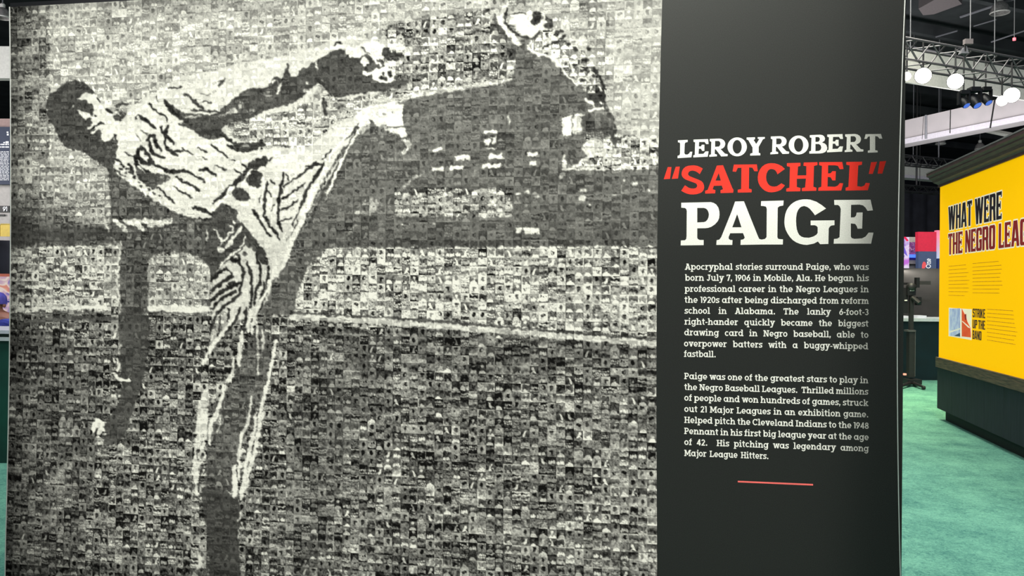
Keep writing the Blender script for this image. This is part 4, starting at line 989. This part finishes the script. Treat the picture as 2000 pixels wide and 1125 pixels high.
MB().rod(T1 + AX2 * .55, Vector(((T1 + AX2 * .55).x, (T1 + AX2 * .55).y, 9.6)), .012, 6).build('hanging_cable', M_pipe, tt)
MB().rod(T1 + AX2 * 1.65, Vector(((T1 + AX2 * 1.65).x, (T1 + AX2 * 1.65).y, 9.6)), .02, 6).build('hanging_cable', M_pipe, tt)
MB().rod(T2 + AX2 * .75, Vector(((T2 + AX2 * .75).x, (T2 + AX2 * .75).y, 9.6)), .03, 6).build('hanging_cable', M_black, tt2)
MB().rod(T2 + AX2 * .9, Vector(((T2 + AX2 * .9).x, (T2 + AX2 * .9).y, 9.6)), .01, 6).build('hanging_cable', M_black, tt2)

M_lens = mat('spot_lens', (1, 1, 1), .3, emit=(1.0, 0.98, 0.80), strength=14)
M_lensblue = mat('blue_lens', (.1, .2, .9), .3, emit=(.12, .25, 1.0), strength=.5)
M_house = mat('lamp_housing', rgb(30, 32, 36), .4, .3)
def spot(px, py, Z, r, label, hang):
    p = at(px, py, Z); d = (EYE + Vector((0, 0, .6)) - p).normalized()
    t = thing('spotlight', p, label, 'spotlight', 'bright spotlights on the truss')
    MB().lathe(p, -d, [(0.001, .34), (r * .55, .34), (r * .8, .25), (r * .95, .04), (r, -.02), (r * .93, -.02)], 20).build('housing', M_house, t, True)
    MB().lathe(p, -d, [(.001, -.012), (r * .6, -.010), (r * .93, 0)], 20).build('lens', M_lens, t, True)
    MB().rod(p - d * .15, p - d * .15 + UP * (hang + .25), .015, 6).build('hanger', M_black, t)
spot(1803, 148, 13.6, .14, 'bright spotlight left of centre under the large truss', .35)
spot(1866, 159, 13.8, .14, 'bright spotlight second from the display edge under the large truss', .35)
spot(1976, 186, 14.2, .14, 'upper of the two bright spotlights at the right picture edge', .35)
spot(1957, 197, 14.6, .10, 'lower smaller spotlight at the right picture edge', .35)
spot(1771, 149, 13.4, .075, 'small spotlight half hidden by the black display edge', .35)
def mover(px, py, Z, k, label):
    p = at(px, py, Z)
    t = thing('moving_head_light', p, label, 'stage light', 'moving head stage lights')
    MB().box(p + UP * .16 * k, RT * .1 * k, FW * .1 * k, UP * .05 * k).build('base', M_house, t)
    MB().rod(p + UP * .2 * k, p + UP * .75, .014, 6).build('hanger', M_black, t)
    for s in (-1, 1): MB().box(p + RT * s * .13 * k, RT * .02 * k, FW * .05 * k, UP * .16 * k).build('yoke', M_house, t)
    d = (-FW * .6 - UP * .8 + RT * .2).normalized()
    MB().lathe(p - UP * .08 * k, d, [(.001, -.16 * k), (.07 * k, -.15 * k), (.11 * k, -.05 * k), (.1 * k, .14 * k), (.085 * k, .16 * k)], 18).build('head', M_house, t, True)
    MB().lathe(p - UP * .08 * k, d, [(.001, .15 * k), (.085 * k, .15 * k)], 18).build('lens', M_lensblue, t, True)
mover(1882, 193, 14.4, 0.7, 'moving stage light hanging beside the second bright spotlight')
mover(1902, 190, 14.6, 0.85, 'blue lit moving stage light in the middle of the truss')
mover(1925, 187, 15.0, 0.75, 'moving stage light with blue lens nearest the right spotlights')

M_reflect = mat('prismatic_reflector', rgb(150, 146, 146), .35, noise=rgb(120, 116, 116), scale=30)
M_rim = mat('lamp_rim', rgb(215, 212, 208), .4)
def highbay(px, py, Z, r, label, top=9.6):
    p = at(px, py, Z)                                     # centre of the rim
    t = thing('high_bay_lamp', p, label, 'ceiling lamp', 'high bay ceiling lamps')
    MB().lathe(p, UP, [(r, 0), (r * .97, .25 * r), (r * .85, .75 * r), (r * .55, 1.15 * r), (r * .3, 1.3 * r)], 28).build('reflector', M_reflect, t, True)
    MB().lathe(p, UP, [(r * 1.0, -.02), (r * 1.06, 0), (r * 1.04, .06 * r), (r * .98, .05 * r)], 28).build('rim', M_rim, t, True)
    MB().lathe(p, UP, [(.001, 1.3 * r), (r * .32, 1.3 * r), (r * .34, 1.75 * r), (r * .2, 1.9 * r), (.001, 1.9 * r)], 16).build('housing', M_rim, t)
    MB().rod(p + UP * 1.85 * r, Vector((p.x, p.y, top)), .012, 6).build('cord', M_pipe, t)
highbay(1953, 25, 19.5, .215, 'large glass high bay lamp hanging nearest, at the top right corner')
highbay(1837, 281, 30, .18, 'small high bay lamp hanging below the long soffit, left of the pair')
highbay(1914, 291, 30, .18, 'small high bay lamp just above the yellow wall crown')
highbay(5, 34, 15, .14, 'beige high bay lamp at the top left corner beyond the display')

# pipes, duct and small fittings under the ceiling
def pipe(x0, y0, x1, y1, z, r, name='ceiling_pipe', m=M_pipe, label=None):
    a = on_floor(x0, y0, z); c = on_floor(x1, y1, z)
    o = MB().rod(a, c, r, 7).build(name, m); return tag(o, label, 'pipe')
pipe(1876, 33, 2010, -12, 8.8, .035, label='long grey sprinkler pipe running to the large high bay lamp')
pipe(1902, 51, 1946, 38, 8.8, .02, label='short thin pipe below the long sprinkler pipe')
pipe(1936, 82, 2010, 57, 8.2, .02, label='thin pipe left of the right picture edge')
pipe(1828, 72, 1870, 60, 9.0, .025, label='short thin pipe nearest the display edge')
pipe(1770, 89, 1900, 115, 7.2, .02, label='thin rail just above the large truss')
pipe(1905, 117, 2010, 140, 7.2, .02, label='rail above the truss right of the high fixture')
M_duct = mat('duct_grey', rgb(112, 104, 106), .6)
q = [on_floor(x, y, 8.8) for x, y in ((1794, 17), (1835, -6), (1868, -4), (1879, 8), (1824, 28), (1803, 30))]
tag(MB().prism(q, UP * .25).build('ceiling_duct', M_duct), 'grey flat duct panel under the dark ceiling', 'duct')
a = at(1895, 88, 15.5); tag(MB().rod(a, Vector((a.x, a.y, 9.6)), .01, 6).build('hanging_cable', M_pipe), 'thin vertical cable hanging down to the large truss', 'cable')
p = at(1981, 79, 16); t = thing('warning_light', p, 'tiny red light high under the dark ceiling', 'light')
MB().lathe(p, UP, [(.001, 0), (.03, 0), (.03, .05), (.001, .06)], 12).build('red_lens', mat('red_lens', (1, .1, .1), .4, emit=(1, .15, .2), strength=2), t)
MB().rod(p + UP * .05, Vector((p.x, p.y, 9.6)), .008, 6).build('cord', M_pipe, t)
p = at(1885, 104, 13.9); t = thing('strobe_light', p, 'grey angular fixture standing on top of the large truss', 'stage light')
MB().prism([p - RT * .07 - UP * .0, p + RT * .07, p + RT * .03 + UP * .13, p - RT * .03 + UP * .1], FW * .1).build('housing', M_pipe, t)
MB().box(p + UP * .2 + RT * .05, RT * .07, FW * .04, UP * .045).build('head', M_duct, t)
MB().box(p + UP * .12, RT * .012, FW * .012, UP * .08).build('bracket', M_black, t)

# ------------------------------------------------------------------ black drapes across the hall
def drape(x0, x1, Z, ztop, name, label, amp=.09, per=.55):
    a = at(x0, 560, Z); c = at(x1, 560, Z); d = (c - a); d.z = 0; Lh = d.length; d.normalize(); nn = d.cross(UP)
    N = int(Lh / per * 8); vs = []; fs = []; r = random.Random(5); ph = 0
    for i in range(N + 1):
        ph += 2 * math.pi / 8 * r.uniform(.75, 1.25)
        o = amp * math.sin(ph) * r.uniform(.7, 1.1)
        for z in (0.02, ztop): vs.append(Vector((a.x, a.y, 0)) + d * (Lh * i / N) + nn * o + UP * z)
    for i in range(N): fs.append((2 * i, 2 * i + 2, 2 * i + 3, 2 * i + 1))
    t = mesh_ob(name, vs, fs, mat('drape_cloth', rgb(34, 35, 46), .9, noise=rgb(24, 24, 34), scale=3), None, True)
    return tag(t, label, 'curtain')
drape(1600, 2100, 31, 5.55, 'stage_curtain', 'tall black pleated drape behind the far booths on the right')
drape(-420, 60, 13.5, 2.35, 'stage_curtain', 'black pleated drape beyond the left edge of the display')

for x0, x1, r_, nm in ((1804, 1801, .006, 'thin cable left of the dark pole before the long soffit'), (1808.5, 1808.5, .03, 'dark vertical pole crossing the long soffit'), (1856.5, 1855.5, .012, 'thin cable crossing the long soffit at its middle'), (1943, 1934, .018, 'slanting cable crossing the long soffit on the right')):
    yt = 226 - (x0 - 1804) * .23; a = at(x0, yt, 20.4); c = at(x1, yt + 46 + (x0 > 1900) * 10, 20.4)
    tag(MB().rod(a, c, r_, 6).build('hanging_cable', M_pipe if r_ > .025 else M_black), nm, 'cable')

# ------------------------------------------------------------------ far booth on the right
def fbox(x0, y0, x1, y1, Z, depth, m, name, parent=None, zb=None, **kw):
    a = at(x0, y1, Z); c = at(x1, y0, Z); ctr = (a + c) / 2; w = (c - a).dot(RT) / 2; z0 = a.z if zb is None else zb; z1 = c.z
    b = MB(); b.box(Vector((ctr.x, ctr.y, (z0 + z1) / 2)) + FW * depth / 2, RT * w, FW * depth / 2, UP * (z1 - z0) / 2)
    return b.build(name, m, parent, **kw)
M_counter = mat('counter_teal', rgb(5, 30, 38), .5, noise=rgb(3, 22, 28), scale=4)
M_top = mat('counter_top', rgb(210, 216, 220), .4)
M_greywall = mat('grey_partition', rgb(74, 68, 66), .7, noise=rgb(62, 58, 56), scale=2)
p = at(1795, 740, 14.2)
CT = thing('booth_counter', (p.x, p.y, 0), 'dark teal booth counter with thin white top, far right aisle', 'counter')
fbox(1640, 627, 1905, 743, 14.2, .7, M_counter, 'body', CT, zb=0.0)
fbox(1638, 622.5, 1907, 626.5, 14.15, .8, M_top, 'countertop', CT)
fbox(1640, 525, 1905, 620, 15.6, .08, M_greywall, 'partition_panel', None, zb=0.0, label='grey partition wall behind the teal counter', cat='partition')
area('booth_strip', at(1815, 528, 15.4), at(1812, 575, 15.6), .9, .05, 3, (1, 1, .9))
paper = mat('paper', rgb(225, 228, 238), .6, emit=(1, 1, 1), strength=.05)
def flat_stack(x0, x1, y, name, label, m, h=.03):
    a = at(x0, y, 14.35); c = at(x1, y, 14.35); z = at(1800, 622.5, 14.15).z + .006
    b = MB(); ctr = (a + c) / 2; b.box(Vector((ctr.x, ctr.y, z + h / 2 + .002)), RT * (c - a).dot(RT) / 2, FW * .12, UP * h / 2)
    return tag(b.build(name, m), label, 'paper')
flat_stack(1745, 1773, 618, 'leaflet_stack', 'white leaflets on the teal counter left of the black stand', paper, .035)
flat_stack(1785, 1803, 618, 'leaflet_stack', 'white and orange leaflets on the teal counter right of the black stand', paper, .045)

Zs = 17.0
M_red = mat('red_panel', rgb(216, 44, 72), .6, emit=rgb(216, 44, 72), strength=.35); M_blue = mat('slate_panel', rgb(74, 88, 122), .6, emit=rgb(74, 88, 122), strength=.3)
p = at(1811, 620, Zs)
SG = thing('sponsor_sign', (p.x, p.y, 0), 'sign panel, red above and slate blue below, over the grey partition', 'sign')
fbox(1793, 453, 1829, 491, Zs, .12, M_red, 'red_panel', SG)
fbox(1793, 491, 1829, 620, Zs, .12, M_blue, 'blue_panel', SG, zb=0.0)
M_signwhite = mat('sign_white', rgb(245, 245, 250), .6, emit=(1, 1, 1), strength=.5); M_signred = mat('sign_red', rgb(235, 90, 95), .6, emit=rgb(235, 90, 95), strength=.4)
GN = font(.15, .14)
def flatpolys(name, polys, m, parent, Z):            # polygons in pixel pairs converted to the plane facing the eye at distance Z
    V2, F2, O2 = partition([[((at(x, y, Z) - EYE).dot(RT), at(x, y, Z).z) for x, y in p] for p in polys]); F2 = [f for f, o in zip(F2, O2) if o]
    return mesh_ob(name, [EYE + RT * v_.x + FW * Z + UP * (v_.y - EYE.z) for v_ in V2], [tuple(f) for f in F2], m, parent)
pl_ = [];
sc = 9.5
for pp in [[(x * .9, y) for x, y in q] for q in set_text('O', GN)] : pl_.append([(1818 - y * sc, 524 - x * sc * .9) for x, y in pp])
for pp in set_text('n', GN): pl_.append([(1818 - y * sc, 515 - x * sc * .62) for x, y in pp])
for pp in set_text('e', GN): pl_.append([(1818 - y * sc, 509.5 - x * sc * .62) for x, y in pp])
flatpolys('lettering', pl_, M_signwhite, SG, Zs - .01)
flatpolys('emblem', [[(1800.5, 527), (1801, 517), (1803, 511.5), (1806, 511), (1808.5, 514), (1809, 519), (1806, 524), (1804, 527)]], M_signred, SG, Zs - .01)

def led_material(name, cols, scale, strength=.9):
    m = bpy.data.materials.new(name); m.use_nodes = True; nt = m.node_tree; b = nt.nodes['Principled BSDF']
    tc = nt.nodes.new('ShaderNodeTexCoord'); nz = nt.nodes.new('ShaderNodeTexNoise'); nz.inputs['Scale'].default_value = scale; nz.inputs['Detail'].default_value = 1.5; nz.inputs['Distortion'].default_value = 1.2
    rp = nt.nodes.new('ShaderNodeValToRGB'); rp.color_ramp.elements.remove(rp.color_ramp.elements[1])
    for i, (q, c) in enumerate(cols):
        e = rp.color_ramp.elements[0] if i == 0 else rp.color_ramp.elements.new(q)
        e.position = q; e.color = (*rgb(*c), 1)
    nt.links.new(tc.outputs['Object'], nz.inputs[0]); nt.links.new(nz.outputs['Fac'], rp.inputs[0])
    nt.links.new(rp.outputs[0], b.inputs['Emission Color']); b.inputs['Emission Strength'].default_value = strength; b.inputs['Base Color'].default_value = (.02, .02, .03, 1)
    return m
M_led = led_material('led_picture', [(.30, (110, 78, 196)), (.42, (176, 130, 220)), (.5, (205, 178, 236)), (.60, (240, 226, 250)), (.7, (206, 112, 226))], 3.2)
p = at(1750, 620, Zs - .3)
SCN = thing('led_screen', (p.x, p.y, 0), 'purple and white led screen beside the display edge', 'screen')
fbox(1690, 463, 1776, 524, Zs - .3, .1, M_led, 'screen_face', SCN)
fbox(1688, 524, 1777, 620, Zs - .3, .1, M_black, 'stand', SCN, zb=0.0)
flatpolys('screen_shape', [[(1764, 462.5), (1769, 462.5), (1775, 470), (1771, 471.5)]], mat('led_red', rgb(196, 26, 66), .5, emit=rgb(196, 26, 66), strength=.9), SCN, Zs - .31)
flatpolys('screen_shape', [[(1758, 480), (1766, 481), (1770, 492), (1773, 501), (1768, 497), (1763, 492)], [(1761, 497), (1767, 499), (1766, 503), (1760, 503)]], mat('led_violet', rgb(92, 74, 170), .5, emit=rgb(100, 80, 176), strength=.9), SCN, Zs - .31)
M_led2 = led_material('stage_lights', [(.3, (30, 16, 44)), (.45, (150, 60, 140)), (.55, (60, 40, 110)), (.65, (220, 150, 190)), (.75, (60, 20, 60))], 14, .8)
p = at(1785, 620, Zs + .6)
SH = thing('video_backdrop', (p.x, p.y, 0), 'narrow lit backdrop of purple and blue lights between screen and red sign', 'screen')
fbox(1776, 463, 1795, 490, Zs + .6, .1, mat('backdrop_grey', rgb(190, 190, 180), .6), 'top_strip', SH, zb=at(1785, 473, Zs + .6).z)
fbox(1776, 473, 1795, 497, Zs + .6, .1, M_led2, 'light_band', SH)
fbox(1776, 497, 1795, 503, Zs + .55, .1, mat('led_blue', (.1, .2, .9), .4, emit=rgb(60, 110, 250), strength=1.2), 'blue_strip', SH)
fbox(1776, 503, 1795, 508, Zs + .6, .1, mat('violet_strip', rgb(60, 40, 130), .5), 'strip', SH)
fbox(1776, 508, 1795, 620, Zs + .6, .1, mat('backdrop_base', rgb(150, 150, 150), .6), 'lower_panel', SH, zb=0.0)
fbox(1777, 515.5, 1794, 517.5, Zs + .55, .1, M_black, 'slot', SH)
M_grad = bpy.data.materials.new('pink_to_blue_panel'); M_grad.use_nodes = True
nt = M_grad.node_tree; tc = nt.nodes.new('ShaderNodeTexCoord'); sx = nt.nodes.new('ShaderNodeSeparateXYZ'); rp = nt.nodes.new('ShaderNodeValToRGB')
nt.links.new(tc.outputs['Generated'], sx.inputs[0]); nt.links.new(sx.outputs['Z'], rp.inputs[0])
e = rp.color_ramp.elements; e[0].position = 0; e[0].color = (*rgb(190, 206, 240), 1); e[1].position = .95; e[1].color = (*rgb(250, 130, 160), 1)
nt.links.new(rp.outputs[0], nt.nodes['Principled BSDF'].inputs['Base Color']); nt.links.new(rp.outputs[0], nt.nodes['Principled BSDF'].inputs['Emission Color']); nt.nodes['Principled BSDF'].inputs['Emission Strength'].default_value = .5
p = at(1840, 620, Zs + .1)
GP = thing('gradient_panel', (p.x, p.y, 0), 'narrow panel fading from pink to pale blue, right of the red sign', 'sign')
fbox(1829.3, 450, 1860, 505, Zs + .1, .1, M_grad, 'upper_panel', GP)
fbox(1829.3, 505, 1860, 620, Zs + .1, .1, mat('deep_blue_panel', rgb(50, 66, 140), .6), 'lower_panel', GP, zb=0.0)

# wheeled screen stand in front of the counter
Zt = 13.3
def T_(x, y, Z=Zt): return at(x, y, Z)
p = T_(1781, 742); ST = thing('screen_stand', (p.x, p.y, 0), 'black wheeled screen stand with pole and mounting arms before the teal counter', 'stand')
M_gm = mat('gunmetal', rgb(52, 52, 52), .45, .4)
fbox(1775.5, 647, 1788, 737, Zt, .1, M_gm, 'lower_column', ST)
fbox(1777.5, 572, 1785, 650, Zt + .02, .06, M_gm, 'pole', ST)
fbox(1773.5, 644.5, 1789, 648, Zt - .02, .14, mat('collar_grey', rgb(96, 96, 96), .4, .4), 'collar', ST)
fbox(1787, 648, 1788.3, 735, Zt - .01, .02, mat('edge_grey', rgb(116, 116, 116), .4, .4), 'edge_strip', ST)
fbox(1773, 558, 1789, 577, Zt, .06, M_black, 'bracket', ST)
MB().lathe(T_(1781, 560), -FW, [(.001, .05), (.055, .05), (.07, .0), (.07, -.06)], 18).build('bracket_knob', M_gm, ST, True)
fbox(1777.7, 564.5, 1786, 568.5, Zt - .01, .01, M_white, 'label_plate', ST)
fbox(1744, 552, 1776, 556, Zt + .1, .03, M_black, 'arm', ST); fbox(1790, 549, 1818, 556, Zt + .1, .03, mat('arm_grey', rgb(58, 56, 56), .5), 'arm', ST); fbox(1790, 584.5, 1817, 591.5, Zt + .1, .03, mat('arm_grey2', rgb(58, 52, 54), .5), 'arm', ST)
MB().box(T_(1791, 552), RT * .026, FW * .04, UP * .085).build('clamp', M_black, ST)
b = MB(); b.rod(T_(1782, 580), T_(1796, 592, Zt - .1), .035, 8); b.build('tilt_joint', M_gm, ST)
MB().box(T_(1793, 588), RT * .035, FW * .05, UP * .07).build('clamp', M_black, ST)
fbox(1750, 562, 1774, 612, Zt + .06, .16, M_black, 'equipment_box', ST)
fbox(1767, 585.5, 1772, 588, Zt + .04, .01, M_white, 'label_plate', ST)
for (x0, y0, Z0, x1, y1, Z1) in ((1781, 741, Zt, 1804, 742, Zt - .5), (1781, 741, Zt, 1756, 742, Zt - .5), (1781, 741, Zt, 1797, 738, Zt + .3), (1781, 741, Zt, 1762, 738, Zt + .3)):
    a = at(x0, y0, Z0); c = at(x1, y1, Z1); a.z = .06; c.z = .045
    l = MB().rod(a, c, .035, 8, .02).build('leg', M_black, ST)
    MB().lathe(Vector((c.x, c.y, .035)), RT, [(.001, -.02), (.03, -.02), (.033, 0), (.03, .02), (.001, .02)], 14).build('caster', M_black, l)
c = T_(1781, 740); c.z = .08; MB().box(c, RT * .12, FW * .1, UP * .04).build('base_hub', M_black, ST)
c = T_(1767, 731); MB().box(c, RT * .02, FW * .02, UP * .015).build('pilot_light', mat('pilot', (1, .3, .2), .4, emit=(1, .35, .25), strength=1.0), ST)

# ------------------------------------------------------------------ narrow view past the left edge of the display
p = at(-60, 900, 7.04)
GCt = thing('green_counter', (p.x, p.y, 0), 'dark green booth counter with pale rim left of the display', 'counter')
M_green = mat('counter_green', rgb(16, 78, 62), .5, noise=rgb(8, 56, 46), scale=3)
fbox(-230, 664, 40, 905, 7.04, .6, M_green, 'front_panel', GCt, zb=0.0)
fbox(-232, 659, 40, 664, 7.0, .7, mat('rim_pale', rgb(190, 196, 196), .4), 'rim', GCt)
fbox(-230, 650, 40, 659, 7.05, .6, mat('rim_green', rgb(14, 66, 40), .3), 'upper_band', GCt)
fbox(-232, 645.5, 40, 650, 7.0, .7, mat('rim_pale2', rgb(196, 198, 206), .4), 'rim', GCt)
p = at(-40, 700, 14); LBW = thing('booth_wall', (p.x, p.y, 0), 'tall booth wall with navy text sign and yellow cupboard band, far left', 'booth')
Zl = 14.0
fbox(-260, 358, 42, 437, Zl, .2, mat('booth_white', rgb(196, 190, 186), .7), 'white_panel', LBW)
fbox(-260, 437, -.5, 462, Zl, .2, mat('cupboard_yellow', rgb(240, 208, 96), .6), 'yellow_cupboard', LBW)
fbox(.6, 437, 42, 462, Zl, .2, mat('cupboard_yellow2', rgb(240, 208, 96), .6), 'yellow_cupboard', LBW)
fbox(-260, 462, 42, 474, Zl, .2, mat('booth_grey', rgb(196, 188, 184), .6), 'shelf', LBW)
fbox(-260, 474, 42, 479, Zl, .22, mat('booth_orange', rgb(214, 132, 104), .6), 'orange_trim', LBW)
fbox(-6, 402, 18, 414, Zl - .03, .02, M_black, 'number_plate', LBW)
pl_ = []
for ch, x0 in (('9', 5.5), ('1', 11.5)):
    pl_ += [[(x0 + x * 8, 412.3 - y * 8.5) for x, y in pp] for pp in set_text(ch, GN)]
flatpolys('lettering', pl_, M_signwhite, LBW, Zl - .04)
fbox(-6, 418.5, 9, 421.5, Zl - .03, .02, M_black, 'slot', LBW)
fbox(-260, 248, 42, 358, Zl - .1, .1, mat('navy_sign', rgb(48, 58, 84), .6), 'navy_sign', LBW)
fbox(-260, 232, 42, 248, Zl, .2, mat('header_pink', rgb(168, 140, 136), .6), 'header', LBW)
b = MB(); r = random.Random(3)
for i in range(22):
    y = 290 + i * 2.9; h = 1.0
    if i in (0, 1): h = 2.2; y = 281 + i * 5
    x = -40
    while x < 17:
        w = r.uniform(3, 8); a = at(x, y, Zl - .115); c = at(min(x + w, 17.5), y + h, Zl - .115)
        b.poly([a, at(min(x + w, 17.5), y, Zl - .115), c, at(x, y + h, Zl - .115)], [(0, 1, 2, 3)]); x += w + 1.2
b.build('small_print', M_signwhite, LBW, kind='stuff')
flatpolys('lettering', [[(13, 257), (16.5, 257), (16.5, 259.5), (13, 259.5)], [(13.5, 261), (17, 261), (17, 264.5), (13.5, 264.5)], [(11, 276), (17, 276), (17, 280), (11, 280)], [(6.5, 277.5), (10, 277.5), (10, 279.5), (6.5, 279.5)]], M_signwhite, LBW, Zl - .12)
M_mural = led_material('booth_mural', [(.3, (110, 96, 190)), (.45, (226, 190, 200)), (.55, (250, 236, 220)), (.62, (236, 150, 120)), (.72, (140, 110, 200))], 6, .7)
p = at(-60, 700, 10); BM = thing('picture_board', (p.x, p.y, 0), 'bright purple and pink picture board behind the person, far left', 'picture')
fbox(-260, 538, 42, 700, 10, .08, M_mural, 'picture', BM, zb=0.0)
fbox(-260, 535, 42, 538, 9.98, .1, mat('frame_orange', rgb(206, 110, 90), .5), 'frame', BM)

# person seen from behind, in a purple cap and blue shirt
def skin_mesh(name, pts, edges, radii, m, parent, lvl=2):
    me = bpy.data.meshes.new(name); me.from_pydata([tuple(q) for q in pts], edges, []); me.materials.append(m)
    o = bpy.data.objects.new(name, me); link(o, parent)
    o.modifiers.new('skin', 'SKIN')
    for i, q in enumerate(me.skin_vertices[0].data):
        rr = radii[i]; q.radius = rr if isinstance(rr, tuple) else (rr, rr); q.use_root = (i == 0)
    sdm = o.modifiers.new('sub', 'SUBSURF'); sdm.levels = lvl; sdm.render_levels = lvl
    return o
pc = at(-9, 600, 8.0); px_, py_ = pc.x, pc.y
hz = at(-9, 573, 8.0).z
PR = thing('person', (px_, py_, 0), 'person in purple cap and blue shirt seen from behind at the green counter', 'person')
def B(r, f, z): return Vector((px_, py_, 0)) + RT * r + FW * f + UP * z
k = hz / 1.62
Mskin = mat('skin', rgb(150, 100, 84), .6); Mshirt = mat('blue_shirt', rgb(60, 72, 170), .8, noise=rgb(44, 54, 140), scale=14); Mtrous = mat('dark_trousers', rgb(34, 36, 46), .8); Mcap = mat('purple_cap', rgb(84, 80, 176), .7, noise=rgb(70, 60, 150))
skin_mesh('body', [B(0, 0, .88 * k), B(0, .01, 1.06 * k), B(0, .02, 1.24 * k), B(0, 0, 1.36 * k), B(0, 0, 1.44 * k), B(0, -.01, 1.52 * k), B(0, -.01, 1.58 * k),
     B(-.18, 0, 1.33 * k), B(-.25, -.02, 1.08 * k), B(-.2, .2, .98 * k), B(-.16, .28, .99 * k), B(.18, 0, 1.33 * k), B(.25, -.02, 1.08 * k), B(.2, .2, .98 * k), B(.16, .28, .99 * k),
     B(-.1, 0, .80 * k), B(-.11, -.02, .46 * k), B(-.11, .02, .09 * k), B(-.11, -.1, .04), B(.1, 0, .80 * k), B(.11, -.02, .46 * k), B(.11, .02, .09 * k), B(.11, -.1, .04)],
    [(0, 1), (1, 2), (2, 3), (3, 4), (4, 5), (5, 6), (3, 7), (7, 8), (8, 9), (9, 10), (3, 11), (11, 12), (12, 13), (13, 14), (0, 15), (15, 16), (16, 17), (17, 18), (0, 19), (19, 20), (20, 21), (21, 22)],
    [(.16, .11), (.14, .10), (.16, .11), (.12, .09), .055, .085, .075, .065, .045, .035, .03, .065, .045, .035, .03, .085, .06, .04, .04, .085, .06, .04, .04], Mskin, PR)
skin_mesh('shirt', [B(0, 0, .82 * k), B(0, .01, 1.06 * k), B(0, .02, 1.24 * k), B(0, 0, 1.37 * k), B(-.185, 0, 1.335 * k), B(-.25, -.01, 1.14 * k), B(.185, 0, 1.335 * k), B(.25, -.01, 1.14 * k)],
    [(0, 1), (1, 2), (2, 3), (3, 4), (4, 5), (3, 6), (6, 7)], [(.185, .13), (.165, .12), (.185, .13), (.135, .10), .085, .065, .085, .065], Mshirt, PR)
skin_mesh('trousers', [B(0, 0, .86 * k), B(-.1, 0, .76 * k), B(-.11, -.02, .46 * k), B(-.11, .01, .08 * k), B(.1, 0, .76 * k), B(.11, -.02, .46 * k), B(.11, .01, .08 * k)],
    [(0, 1), (1, 2), (2, 3), (0, 4), (4, 5), (5, 6)], [(.17, .12), .10, .075, .06, .10, .075, .06], Mtrous, PR)
cb = B(0, -.01, 1.52 * k)
MB().lathe(cb, UP, [(.104, -.015), (.108, .02), (.102, .06), (.075, .095), (.03, .112), (.001, .115)], 20).build('cap', Mcap, PR, True)
MB().prism([cb + RT * -.08 + FW * .06, cb + RT * -.06 + FW * .17, cb + FW * .2, cb + RT * .06 + FW * .17, cb + RT * .08 + FW * .06], UP * .012).build('cap_brim', Mcap, PR)
for s in (-1, 1): MB().lathe(B(s * .088, -.01, 1.49 * k), RT * s, [(.001, 0), (.02, 0), (.024, .012), (.001, .018)], 10).build('ear', Mskin, PR, True)
